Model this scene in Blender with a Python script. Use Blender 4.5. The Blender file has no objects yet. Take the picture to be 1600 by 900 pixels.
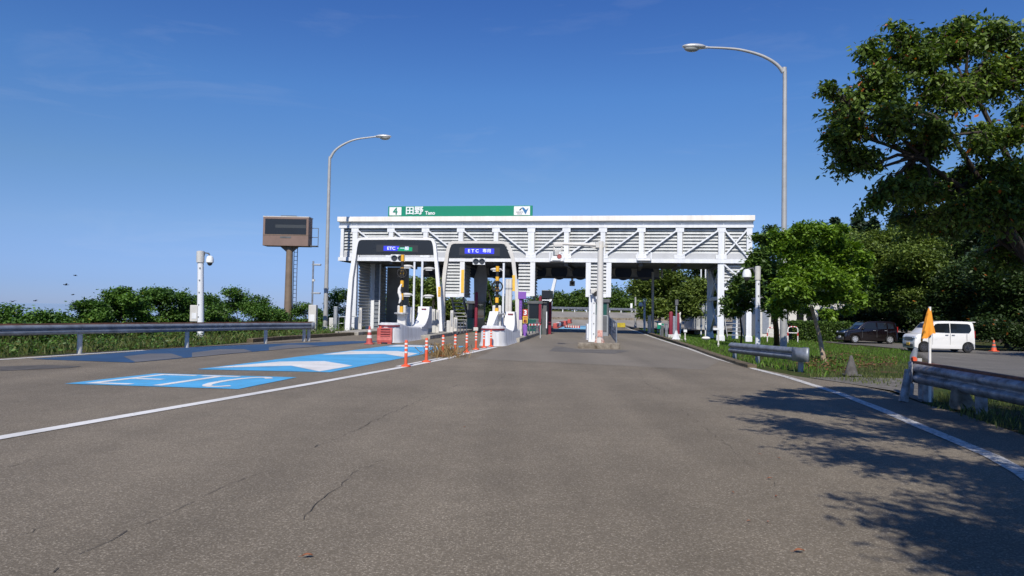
import bpy, math, random
import numpy as np
from mathutils import Vector, Matrix
random.seed(7)
RNG = np.random.default_rng(11)
R = math.radians
SC = bpy.context.scene
COL = SC.collection

# ------------------------------------------------------------------ camera
CAMH, FPX = 1.45, 1111.0
PITCH, ROLL = math.atan(36.0/FPX), R(1.0)
_f = Vector((0, math.cos(PITCH), math.sin(PITCH)))
_u0 = Vector((0, -math.sin(PITCH), math.cos(PITCH)))
_r0 = Vector((1, 0, 0))
_r = _r0*math.cos(ROLL) + _u0*math.sin(ROLL)
_u = -_r0*math.sin(ROLL) + _u0*math.cos(ROLL)
EYE = Vector((0, 0, CAMH))

def ray(px, py):
    return _f + _r*((px-800)/FPX) - _u*((py-450)/FPX)

def sm(t):
    t = max(0.0, min(1.0, t))
    return t*t*(3-2*t)

def lot_drop(x, y):
    return -0.5*sm((y-17)/14.0)*sm((x-8.6-0.05*(y-17))/6.0)

def gz(x, y):
    z = lot_drop(x, y)
    if x < -26:
        z -= 26*sm((-26-x)/60.0)
    return z

def at(px, py, z=None):
    """the spot on the ground seen at this point of the photograph"""
    d = ray(px, py)
    zz = 0.0 if z is None else z
    for _ in range(10):
        t = (zz-CAMH)/d.z
        p = EYE + d*t
        if z is not None: break
        zz = 0.5*zz + 0.5*gz(p.x, p.y)
    return p

def dep(px, py, Y):
    d = ray(px, py)
    return EYE + d*(Y/d.y)

def mpp(Y):            # metres per photo pixel at a distance
    return Y/FPX

# ------------------------------------------------------------------ materials
MATS = {}
def mat(name, col, rough=0.6, metal=0.0, var=0.12, scale=6.0, bump=0.0, emit=None, estr=1.0, dirt=None, coat=0.0, streak=0.0):
    if name in MATS: return MATS[name]
    m = bpy.data.materials.new(name); m.use_nodes = True
    nt = m.node_tree; N = nt.nodes; L = nt.links
    b = N['Principled BSDF']
    b.inputs['Roughness'].default_value = rough
    b.inputs['Metallic'].default_value = metal
    if coat: b.inputs['Coat Weight'].default_value = coat; b.inputs['Coat Roughness'].default_value = 0.05
    if var > 0:
        tc = N.new('ShaderNodeTexCoord')
        nz = N.new('ShaderNodeTexNoise'); nz.inputs['Scale'].default_value = scale
        nz.inputs['Detail'].default_value = 6; nz.inputs['Roughness'].default_value = 0.65
        if streak:      # rain marks run down the metal
            mp_ = N.new('ShaderNodeMapping'); mp_.inputs['Scale'].default_value = (streak, streak, 0.22); L.new(tc.outputs['Object'], mp_.inputs['Vector']); L.new(mp_.outputs['Vector'], nz.inputs['Vector'])
        else: L.new(tc.outputs['Object'], nz.inputs['Vector'])
        rp = N.new('ShaderNodeValToRGB')
        lo = [c*(1-var*1.6) for c in col]; hi = [min(1, c*(1+var)) for c in col]
        if dirt: lo = list(dirt)
        rp.color_ramp.elements[0].position = 0.30; rp.color_ramp.elements[0].color = (*lo, 1)
        rp.color_ramp.elements[1].position = 0.62; rp.color_ramp.elements[1].color = (*hi, 1)
        L.new(nz.outputs['Fac'], rp.inputs['Fac'])
        L.new(rp.outputs['Color'], b.inputs['Base Color'])
        mr = N.new('ShaderNodeMapRange'); mr.inputs['To Min'].default_value = min(1, rough+0.12); mr.inputs['To Max'].default_value = max(0.03, rough-0.1)
        L.new(nz.outputs['Fac'], mr.inputs['Value']); L.new(mr.outputs['Result'], b.inputs['Roughness'])
        if bump > 0:
            bp = N.new('ShaderNodeBump'); bp.inputs['Strength'].default_value = bump; bp.inputs['Distance'].default_value = 0.02
            L.new(nz.outputs['Fac'], bp.inputs['Height']); L.new(bp.outputs['Normal'], b.inputs['Normal'])
    else:
        b.inputs['Base Color'].default_value = (*col, 1)
    if emit:
        b.inputs['Emission Color'].default_value = (*emit, 1); b.inputs['Emission Strength'].default_value = estr
    MATS[name] = m
    return m

def asphalt(name, base, light, speck=1.0, patch=0.35, pscale=0.35):
    m = bpy.data.materials.new(name); m.use_nodes = True
    nt = m.node_tree; N = nt.nodes; L = nt.links; b = N['Principled BSDF']
    tc = N.new('ShaderNodeTexCoord')
    def noise(s, d=4, r=0.6):
        n = N.new('ShaderNodeTexNoise'); n.inputs['Scale'].default_value = s; n.inputs['Detail'].default_value = d
        n.inputs['Roughness'].default_value = r; L.new(tc.outputs['Object'], n.inputs['Vector']); return n
    vo = N.new('ShaderNodeTexVoronoi'); vo.inputs['Scale'].default_value = 88.0; L.new(tc.outputs['Object'], vo.inputs['Vector'])
    sep = N.new('ShaderNodeSeparateColor'); L.new(vo.outputs['Color'], sep.inputs['Color'])
    st = N.new('ShaderNodeMapRange'); st.inputs['From Min'].default_value = 0.0; st.inputs['From Max'].default_value = 1.0
    L.new(sep.outputs['Red'], st.inputs['Value'])
    pw = N.new('ShaderNodeMath'); pw.operation = 'POWER'; pw.inputs[1].default_value = 3.0; L.new(st.outputs['Result'], pw.inputs[0])
    vd = N.new('ShaderNodeMapRange'); vd.inputs['From Min'].default_value = 0.0; vd.inputs['From Max'].default_value = 0.6
    vd.inputs['To Min'].default_value = 1.0; vd.inputs['To Max'].default_value = 0.25; L.new(vo.outputs['Distance'], vd.inputs['Value'])
    sp = N.new('ShaderNodeMath'); sp.operation = 'MULTIPLY'; L.new(pw.outputs[0], sp.inputs[0]); L.new(vd.outputs['Result'], sp.inputs[1])
    sp2 = N.new('ShaderNodeMath'); sp2.operation = 'MULTIPLY'; sp2.inputs[1].default_value = speck; L.new(sp.outputs[0], sp2.inputs[0])
    nf = noise(55, 3, 0.8)
    big = noise(pscale, 5, 0.6)
    mid = noise(2.3, 6, 0.7)
    mx = N.new('ShaderNodeMix'); mx.data_type = 'RGBA'; mx.inputs[6].default_value = (*base, 1); mx.inputs[7].default_value = (*light, 1)
    L.new(sp2.outputs[0], mx.inputs[0])
    # broad stains and traffic polish
    k = N.new('ShaderNodeMath'); k.operation = 'ADD'; L.new(big.outputs['Fac'], k.inputs[0]); 
    k2 = N.new('ShaderNodeMath'); k2.operation = 'MULTIPLY'; k2.inputs[1].default_value = 0.5; L.new(mid.outputs['Fac'], k2.inputs[0]); L.new(k2.outputs[0], k.inputs[1])
    k3 = N.new('ShaderNodeMapRange'); k3.inputs['From Min'].default_value = 0.45; k3.inputs['From Max'].default_value = 1.05
    k3.inputs['To Min'].default_value = 1-patch; k3.inputs['To Max'].default_value = 1+patch*0.8; L.new(k.outputs[0], k3.inputs['Value'])
    k4 = N.new('ShaderNodeMapRange'); k4.inputs['From Min'].default_value = 0.25; k4.inputs['From Max'].default_value = 0.75
    k4.inputs['To Min'].default_value = 0.65; k4.inputs['To Max'].default_value = 1.35; L.new(nf.outputs['Fac'], k4.inputs['Value'])
    mp = N.new('ShaderNodeMapping'); mp.inputs['Rotation'].default_value = (0, 0, R(12)); mp.inputs['Scale'].default_value = (0.75, 0.045, 1); L.new(tc.outputs['Object'], mp.inputs['Vector'])
    tk = N.new('ShaderNodeTexNoise'); tk.inputs['Scale'].default_value = 1.0; tk.inputs['Detail'].default_value = 4; L.new(mp.outputs['Vector'], tk.inputs['Vector'])
    t2 = N.new('ShaderNodeMapRange'); t2.inputs['From Min'].default_value = 0.34; t2.inputs['From Max'].default_value = 0.64; t2.inputs['To Min'].default_value = 0.86; t2.inputs['To Max'].default_value = 1.06
    L.new(tk.outputs['Fac'], t2.inputs['Value'])
    k5 = N.new('ShaderNodeMath'); k5.operation = 'MULTIPLY'; L.new(k3.outputs['Result'], k5.inputs[0]); L.new(t2.outputs['Result'], k5.inputs[1])
    kk = N.new('ShaderNodeMath'); kk.operation = 'MULTIPLY'; L.new(k5.outputs[0], kk.inputs[0]); L.new(k4.outputs['Result'], kk.inputs[1])
    vm = N.new('ShaderNodeVectorMath'); vm.operation = 'SCALE'; L.new(mx.outputs[2], vm.inputs[0]); L.new(kk.outputs[0], vm.inputs['Scale'])
    L.new(vm.outputs[0], b.inputs['Base Color'])
    b.inputs['Roughness'].default_value = 0.85
    b.inputs['Specular IOR Level'].default_value = 0.3
    bp = N.new('ShaderNodeBump'); bp.inputs['Strength'].default_value = 0.6; bp.inputs['Distance'].default_value = 0.006
    ad = N.new('ShaderNodeMath'); ad.operation = 'ADD'; L.new(sep.outputs['Red'], ad.inputs[0]); L.new(nf.outputs['Fac'], ad.inputs[1])
    L.new(ad.outputs[0], bp.inputs['Height']); L.new(bp.outputs['Normal'], b.inputs['Normal'])
    return m

def paint(name, col, wear=0.35, under=(0.12, 0.11, 0.10), scale=9.0):
    m = bpy.data.materials.new(name); m.use_nodes = True
    nt = m.node_tree; N = nt.nodes; L = nt.links; b = N['Principled BSDF']
    tc = N.new('ShaderNodeTexCoord')
    nz = N.new('ShaderNodeTexNoise'); nz.inputs['Scale'].default_value = scale; nz.inputs['Detail'].default_value = 8; nz.inputs['Roughness'].default_value = 0.75
    L.new(tc.outputs['Object'], nz.inputs['Vector'])
    rp = N.new('ShaderNodeValToRGB'); p = 0.30+0.18*wear
    rp.color_ramp.elements[0].position = p-0.05; rp.color_ramp.elements[0].color = (0, 0, 0, 1)
    rp.color_ramp.elements[1].position = p+0.06; rp.color_ramp.elements[1].color = (1, 1, 1, 1)
    L.new(nz.outputs['Fac'], rp.inputs['Fac'])
    n2 = N.new('ShaderNodeTexNoise'); n2.inputs['Scale'].default_value = 1.1; n2.inputs['Detail'].default_value = 5
    L.new(tc.outputs['Object'], n2.inputs['Vector'])
    sc = N.new('ShaderNodeMapRange'); sc.inputs['From Min'].default_value = 0.3; sc.inputs['From Max'].default_value = 0.7
    sc.inputs['To Min'].default_value = 0.8; sc.inputs['To Max'].default_value = 1.08; L.new(n2.outputs['Fac'], sc.inputs['Value'])
    vm = N.new('ShaderNodeVectorMath'); vm.operation = 'SCALE'; vm.inputs[0].default_value = col; L.new(sc.outputs['Result'], vm.inputs['Scale'])
    mx = N.new('ShaderNodeMix'); mx.data_type = 'RGBA'; mx.inputs[6].default_value = (*under, 1)
    L.new(vm.outputs[0], mx.inputs[7]); L.new(rp.outputs['Color'], mx.inputs[0])
    L.new(mx.outputs[2], b.inputs['Base Color']); b.inputs['Roughness'].default_value = 0.7
    return m

def leafmat(name, a, c, accent=None, acc=0.985, trans=0.25):
    """leaf colour runs from a to c with each leaf's own tint; a few leaves take the accent colour"""
    m = bpy.data.materials.new(name); m.use_nodes = True
    nt = m.node_tree; N = nt.nodes; L = nt.links
    for n in list(N): N.remove(n)
    out = N.new('ShaderNodeOutputMaterial')
    at_ = N.new('ShaderNodeAttribute'); at_.attribute_name = 'tint'
    rp = N.new('ShaderNodeValToRGB'); e = rp.color_ramp.elements
    e[0].position = 0.1; e[0].color = (*a, 1); e[1].position = 0.9; e[1].color = (*c, 1)
    if accent:
        e[1].position = acc-0.02
        x = e.new(acc); x.color = (*accent, 1)
    L.new(at_.outputs['Fac'], rp.inputs['Fac'])
    p = N.new('ShaderNodeBsdfPrincipled'); p.inputs['Roughness'].default_value = 0.5; p.inputs['Specular IOR Level'].default_value = 0.35
    L.new(rp.outputs['Color'], p.inputs['Base Color'])
    t = N.new('ShaderNodeBsdfTranslucent')
    hs = N.new('ShaderNodeHueSaturation'); hs.inputs['Saturation'].default_value = 1.15; hs.inputs['Value'].default_value = 1.25
    L.new(rp.outputs['Color'], hs.inputs['Color']); L.new(hs.outputs['Color'], t.inputs['Color'])
    ms = N.new('ShaderNodeMixShader'); ms.inputs[0].default_value = trans
    L.new(p.outputs[0], ms.inputs[1]); L.new(t.outputs[0], ms.inputs[2]); L.new(ms.outputs[0], out.inputs['Surface'])
    return m

WHITE = mat('white_steel', (0.745, 0.765, 0.79), 0.45, var=0.07, scale=1.5, streak=2.5)
BRIGHTW = mat('gloss_white_panel', (0.80, 0.80, 0.80), 0.4, var=0.05, scale=1.2)
OFFW = mat('off_white_steel', (0.62, 0.60, 0.56), 0.5, var=0.06, scale=1.5)
SLAT = mat('louvre_grey', (0.52, 0.535, 0.53), 0.5, var=0.09, scale=1.3, streak=2.2)
BEIGE = mat('beige_fascia', (0.83, 0.79, 0.72), 0.55, var=0.08, scale=1.0, streak=2.0)
GREYM = mat('grey_metal', (0.36, 0.37, 0.38), 0.5, 0.2, var=0.12, scale=3)
LAMPG = mat('lamp_post_grey', (0.40, 0.40, 0.39), 0.5, 0.2, var=0.1, scale=1.5)
ZINC = mat('galvanised_steel', (0.27, 0.295, 0.33), 0.48, 0.45, var=0.22, scale=3.5)
ZINCD = mat('weathered_steel', (0.30, 0.31, 0.33), 0.55, 0.4, var=0.3, scale=5, dirt=(0.13, 0.11, 0.10))
RUST = mat('rusty_edge', (0.20, 0.085, 0.05), 0.8, 0.1, var=0.35, scale=4)
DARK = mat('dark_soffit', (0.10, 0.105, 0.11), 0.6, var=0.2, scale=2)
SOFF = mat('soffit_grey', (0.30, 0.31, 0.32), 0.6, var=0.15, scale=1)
NAVY = mat('navy_disc', (0.012, 0.03, 0.075), 0.5, var=0.1)
BLACK = mat('black_panel', (0.018, 0.02, 0.023), 0.28, var=0.1, scale=1.0)
BLK2 = mat('black_rubber', (0.015, 0.015, 0.016), 0.7, var=0.15)
BROWN = mat('brown_cabinet', (0.205, 0.135, 0.108), 0.55, var=0.08, scale=1.5)
BROWN2 = mat('brown_post', (0.20, 0.145, 0.10), 0.6, var=0.12, scale=1.5)
CONC = mat('concrete', (0.34, 0.32, 0.28), 0.9, var=0.22, scale=3, bump=0.3, dirt=(0.16, 0.145, 0.12))
CONCD = mat('dirty_concrete', (0.20, 0.175, 0.14), 0.95, var=0.35, scale=4, bump=0.5, dirt=(0.075, 0.055, 0.035))
NOSE = mat('white_painted_concrete', (0.74, 0.75, 0.77), 0.6, var=0.09, scale=1.6, dirt=(0.55, 0.545, 0.53), streak=2.5)
REDT = mat('red_reflector', (0.20, 0.02, 0.03), 0.5, var=0.1)
ORANGE = mat('orange_rubber', (0.70, 0.10, 0.035), 0.55, var=0.1, scale=6)
PINKR = mat('faded_red_plastic', (0.42, 0.075, 0.065), 0.6, var=0.15, scale=4)
CONEW = mat('reflective_white', (0.72, 0.70, 0.68), 0.45, var=0.06)
YEL = mat('yellow_stripe', (0.80, 0.42, 0.03), 0.5, var=0.06)
YELS = mat('yellow_sticker', (0.82, 0.50, 0.06), 0.5, var=0.06)
OCHR = mat('dark_lettering', (0.32, 0.16, 0.01), 0.6, var=0.0)
MAROON = mat('maroon_steel', (0.20, 0.012, 0.03), 0.5, var=0.1)
GREENG = mat('green_booth', (0.015, 0.085, 0.07), 0.35, var=0.15)
PURPLE = mat('purple_cabinet', (0.22, 0.09, 0.42), 0.5, var=0.08)
SIGNG = mat('sign_green', (0.0, 0.235, 0.135), 0.45, var=0.03, scale=0.6)
TXTW = mat('sign_white', (0.80, 0.82, 0.82), 0.5, var=0.0)
LEDB = mat('led_blue', (0.02, 0.02, 0.2), 0.4, var=0, emit=(0.03, 0.05, 1.0), estr=0.85)
LEDG = mat('led_green', (0.0, 0.1, 0.05), 0.4, var=0, emit=(0.0, 0.36, 0.13), estr=0.8)
LEDW = mat('led_white', (0.3, 0.3, 0.4), 0.4, var=0, emit=(0.62, 0.70, 1.0), estr=1.0)
LENS = mat('dark_lens', (0.05, 0.05, 0.05), 0.12, var=0)
GLASS = mat('dark_window', (0.012, 0.014, 0.016), 0.06, var=0)
CARW = mat('white_car_paint', (0.80, 0.79, 0.77), 0.3, var=0.0, coat=0.6)
CARD = mat('shade_darkened_maroon_paint', (0.005, 0.002, 0.003), 0.25, var=0.0, coat=0.8)  # maroon taken near black: tree shade on the car is put into the paint
CHROME = mat('bright_alloy', (0.75, 0.76, 0.78), 0.25, 0.7, var=0.0)
FLAGO = mat('orange_cloth', (0.85, 0.33, 0.03), 0.85, var=0.1, scale=8)
BARK = mat('tree_bark', (0.045, 0.035, 0.028), 0.9, var=0.3, scale=9, bump=0.6)
BARKP = mat('pale_bark', (0.36, 0.27, 0.19), 0.9, var=0.25, scale=9, bump=0.5)
CANV = mat('white_cloth', (0.78, 0.76, 0.72), 0.9, var=0.05)
WALLG = mat('grey_wall', (0.36, 0.37, 0.38), 0.8, var=0.12, scale=1.0)
WALLW = mat('pale_wall', (0.62, 0.61, 0.58), 0.8, var=0.1, scale=1.0)
LOGOB = mat('logo_blue', (0.02, 0.16, 0.36), 0.5, var=0)
DEADL = mat('dead_leaf', (0.26, 0.095, 0.045), 0.8, var=0.2, scale=30)
LIGHTG = mat('cabinet_grey', (0.56, 0.55, 0.52), 0.5, var=0.08, scale=2)
EARTH = mat('bare_earth', (0.16, 0.10, 0.06), 0.95, var=0.35, scale=2.0, bump=0.4)

# ------------------------------------------------------------------ mesh builder
class MB:
    def __init__(s): s.v = []; s.f = []
    def _add(s, vs, fs):
        o = len(s.v); s.v += [tuple(p) for p in vs]; s.f += [tuple(i+o for i in q) for q in fs]; return s
    def box(s, c, d, rz=0.0):
        x, y, z = d[0]/2, d[1]/2, d[2]/2; cr, sr = math.cos(rz), math.sin(rz)
        P = []
        for k in range(8):
            a = x if k & 1 else -x; b = y if k & 2 else -y; h = z if k & 4 else -z
            P.append((c[0]+a*cr-b*sr, c[1]+a*sr+b*cr, c[2]+h))
        return s._add(P, [(0, 2, 3, 1), (4, 5, 7, 6), (0, 1, 5, 4), (2, 6, 7, 3), (0, 4, 6, 2), (1, 3, 7, 5)])
    def b2(s, a, b):
        return s.box([(a[i]+b[i])/2 for i in range(3)], [abs(b[i]-a[i]) for i in range(3)])
    def bar(s, p, q, w, h=None, up=(0, 0, 1)):
        p, q = Vector(p), Vector(q); h = h or w; d = (q-p).normalized(); u = Vector(up)
        if abs(d.dot(u)) > 0.99: u = Vector((0, 1, 0))
        a = d.cross(u).normalized(); b = a.cross(d).normalized()
        P = []
        for c in (p, q):
            for i, j in ((-1, -1), (1, -1), (1, 1), (-1, 1)): P.append(c + a*(i*w/2) + b*(j*h/2))
        return s._add(P, [(0, 1, 2, 3), (4, 7, 6, 5), (0, 4, 5, 1), (1, 5, 6, 2), (2, 6, 7, 3), (3, 7, 4, 0)])
    def tube(s, pts, rad, n=10, cap=True):
        pts = [Vector(p) for p in pts]
        if not hasattr(rad, '__len__'): rad = [rad]*len(pts)
        P = []; F = []; ref = None
        for i, p in enumerate(pts):
            d = (pts[min(i+1, len(pts)-1)]-pts[max(i-1, 0)]).normalized()
            if ref is None:
                ref = Vector((1, 0, 0)) if abs(d.x) < 0.9 else Vector((0, 1, 0))
            a = (ref - d*ref.dot(d)).normalized(); ref = a; b = d.cross(a)
            for k in range(n):
                t = 2*math.pi*k/n; P.append(p + (a*math.cos(t)+b*math.sin(t))*rad[i])
        for i in range(len(pts)-1):
            for k in range(n):
                k2 = (k+1) % n; F.append((i*n+k, i*n+k2, (i+1)*n+k2, (i+1)*n+k))
        if cap:
            F.append(tuple(range(n-1, -1, -1))); F.append(tuple((len(pts)-1)*n+k for k in range(n)))
        return s._add(P, F)
    def lathe(s, prof, c=(0, 0, 0), n=16, axis='z'):
        P = []; F = []
        for r, z in prof:
            for k in range(n):
                t = 2*math.pi*k/n; x, y = r*math.cos(t), r*math.sin(t)
                if axis == 'z': q = (x, y, z)
                elif axis == 'y': q = (x, z, y)
                else: q = (z, x, y)
                P.append((c[0]+q[0], c[1]+q[1], c[2]+q[2]))
        for i in range(len(prof)-1):
            for k in range(n):
                k2 = (k+1) % n; F.append((i*n+k, i*n+k2, (i+1)*n+k2, (i+1)*n+k))
        F.append(tuple(range(n-1, -1, -1))); F.append(tuple((len(prof)-1)*n+k for k in range(n)))
        return s._add(P, F)
    def prism(s, poly, y0, y1):                 # poly in x,z ; extruded along y
        n = len(poly); P = [(x, y0, z) for x, z in poly]+[(x, y1, z) for x, z in poly]
        F = [tuple(range(n)), tuple(range(2*n-1, n-1, -1))]
        for i in range(n):
            j = (i+1) % n; F.append((i, i+n, j+n, j))
        return s._add(P, F)
    def slab(s, poly, z0, z1):                  # poly in x,y
        n = len(poly); P = [(x, y, z0) for x, y in poly]+[(x, y, z1) for x, y in poly]
        F = [tuple(range(n-1, -1, -1)), tuple(range(n, 2*n))]
        for i in range(n):
            j = (i+1) % n; F.append((i, j, j+n, i+n))
        return s._add(P, F)
    def strip(s, A, B, y0, y1):                 # band between two x,z curves, extruded in y
        n = len(A); P = []
        for a, b in zip(A, B): P += [(a[0], y0, a[1]), (b[0], y0, b[1]), (b[0], y1, b[1]), (a[0], y1, a[1])]
        F = []
        for i in range(n-1):
            o, q = 4*i, 4*i+4
            for k in range(4): F.append((o+k, o+(k+1) % 4, q+(k+1) % 4, q+k))
        F.append((3, 2, 1, 0)); F.append(tuple(4*(n-1)+k for k in range(4)))
        return s._add(P, F)
    def face(s, pts): return s._add(pts, [tuple(range(len(pts)))])
    def ell(s, c, r, n=12, m=8):
        prof = []
        P = []; F = []
        for i in range(m+1):
            th = math.pi*i/m
            for k in range(n):
                ph = 2*math.pi*k/n
                P.append((c[0]+r[0]*math.sin(th)*math.cos(ph), c[1]+r[1]*math.sin(th)*math.sin(ph), c[2]-r[2]*math.cos(th)))
        for i in range(m):
            for k in range(n):
                k2 = (k+1) % n; F.append((i*n+k, i*n+k2, (i+1)*n+k2, (i+1)*n+k))
        return s._add(P, F)
    def build(s, name, m, parent=None, smooth=False, bevel=0.0, loc=None):
        me = bpy.data.meshes.new(name); me.from_pydata(s.v, [], s.f); me.update(calc_edges=True)
        import bmesh
        bm = bmesh.new(); bm.from_mesh(me)
        bmesh.ops.recalc_face_normals(bm, faces=bm.faces); bm.to_mesh(me); bm.free()
        if isinstance(m, (list, tuple)):
            for k in m: me.materials.append(k)
        else: me.materials.append(m)
        o = bpy.data.objects.new(name, me); COL.objects.link(o)
        if parent is not None: o.parent = parent
        if loc is not None: o.location = loc
        if smooth:
            me.polygons.foreach_set('use_smooth', [True]*len(me.polygons))
            try: me.set_sharp_from_angle(angle=R(40))
            except Exception: pass
        if bevel > 0:
            b = o.modifiers.new('bevel', 'BEVEL'); b.width = bevel; b.segments = 2; b.limit_method = 'ANGLE'; b.angle_limit = R(35)
        return o

def empty(name, loc, label, cat, group=None, rz=0.0):
    o = bpy.data.objects.new(name, None); COL.objects.link(o); o.empty_display_size = 0.2
    o.location = loc; o.rotation_euler = (0, 0, rz); return tag(o, label, cat, group)

def tag(o, label, cat, group=None, kind=None):
    if label: o['label'] = label
    if cat: o['category'] = cat
    if group: o['group'] = group
    if kind: o['kind'] = kind
    return o

def struct(o):
    o['kind'] = 'structure'; return o

def copy_tree(o, parent=None):
    c = o.copy(); COL.objects.link(c)
    if parent is not None: c.parent = parent; c.matrix_parent_inverse = o.matrix_parent_inverse
    for ch in list(o.children): copy_tree(ch, c)
    return c

def text_obj(name, s, size, m, parent, loc, rot=(R(90), 0, 0), depth=0.01, bold=0.0, align='CENTER', sx=1.0):
    cu = bpy.data.curves.new(name, 'FONT'); cu.body = s; cu.size = size; cu.extrude = depth
    cu.align_x = align; cu.align_y = 'CENTER'
    t = bpy.data.objects.new(name, cu); COL.objects.link(t)
    bpy.context.view_layer.update()
    dg = bpy.context.evaluated_depsgraph_get()
    me = bpy.data.meshes.new_from_object(t.evaluated_get(dg))
    bpy.data.objects.remove(t); bpy.data.curves.remove(cu)
    if bold > 0:        # heavier strokes: the same outline laid again a hair to each side
        v0 = [tuple(v.co) for v in me.vertices]; f0 = [tuple(p.vertices) for p in me.polygons]; V = []; F = []
        for i, (dx, dy) in enumerate(((0, 0), (1, 0), (-1, 0), (0, 1), (0, -1), (.7, .7), (-.7, .7), (.7, -.7), (-.7, -.7))):
            o_ = len(V); V += [(x+dx*bold, y+dy*bold, z+i*0.0006) for x, y, z in v0]; F += [tuple(k+o_ for k in q) for q in f0]
        me = bpy.data.meshes.new(name); me.from_pydata(V, [], F)
    me.materials.clear(); me.materials.append(m)
    o = bpy.data.objects.new(name, me); COL.objects.link(o)
    o.parent = parent; o.location = loc; o.rotation_euler = rot; o.scale = (sx, 1, 1)
    return o

# ------------------------------------------------------------------ foliage
def quads_mesh(name, V, tint, m, nper=4):
    n = len(V)//nper
    me = bpy.data.meshes.new(name)
    me.vertices.add(n*nper); me.vertices.foreach_set('co', V.astype(np.float32).ravel())
    me.loops.add(n*nper); me.loops.foreach_set('vertex_index', np.arange(n*nper, dtype=np.int32))
    me.polygons.add(n); me.polygons.foreach_set('loop_start', np.arange(0, n*nper, nper, dtype=np.int32))
    try: me.polygons.foreach_set('loop_total', np.full(n, nper, dtype=np.int32))
    except Exception: pass
    a = me.attributes.new('tint', 'FLOAT', 'POINT'); a.data.foreach_set('value', np.repeat(tint, nper).astype(np.float32))
    me.materials.append(m); me.update(calc_edges=True); me.validate()
    return me

def leaves(C, size, tint, droop=0.3, flat=0.5, rng=RNG):
    """one lozenge per leaf at each centre"""
    n = len(C)
    nrm = rng.normal(size=(n, 3)); nrm[:, 2] = np.abs(nrm[:, 2])+flat; nrm /= np.linalg.norm(nrm, axis=1)[:, None]
    d = rng.normal(size=(n, 3)); d[:, 2] -= droop*2
    d -= nrm*np.sum(d*nrm, axis=1)[:, None]; d /= np.linalg.norm(d, axis=1)[:, None]+1e-9
    w = np.cross(nrm, d)
    L = size*rng.uniform(0.65, 1.35, n)[:, None]
    k = 0.25
    V = np.empty((n, 4, 3))
    V[:, 0] = C; V[:, 1] = C+d*L*0.45+w*L*k; V[:, 2] = C+d*L; V[:, 3] = C+d*L*0.45-w*L*k
    return V.reshape(-1, 3)

def clumps_in(lobes, n, rng, shell=0.45, fill=1.0):
    lob = np.array(lobes, float)
    vol = lob[:, 3]*lob[:, 4]*lob[:, 5]; p = vol**0.75; p /= p.sum()
    idx = rng.choice(len(lob), n, p=p)
    d = rng.normal(size=(n, 3)); d /= np.linalg.norm(d, axis=1)[:, None]
    r = (shell**3+(1-shell**3)*rng.random(n))**(1/3.)
    r *= rng.uniform(0.82, 1.12, n)
    return lob[idx, :3]+d*lob[idx, 3:6]*r[:, None], idx

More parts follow.
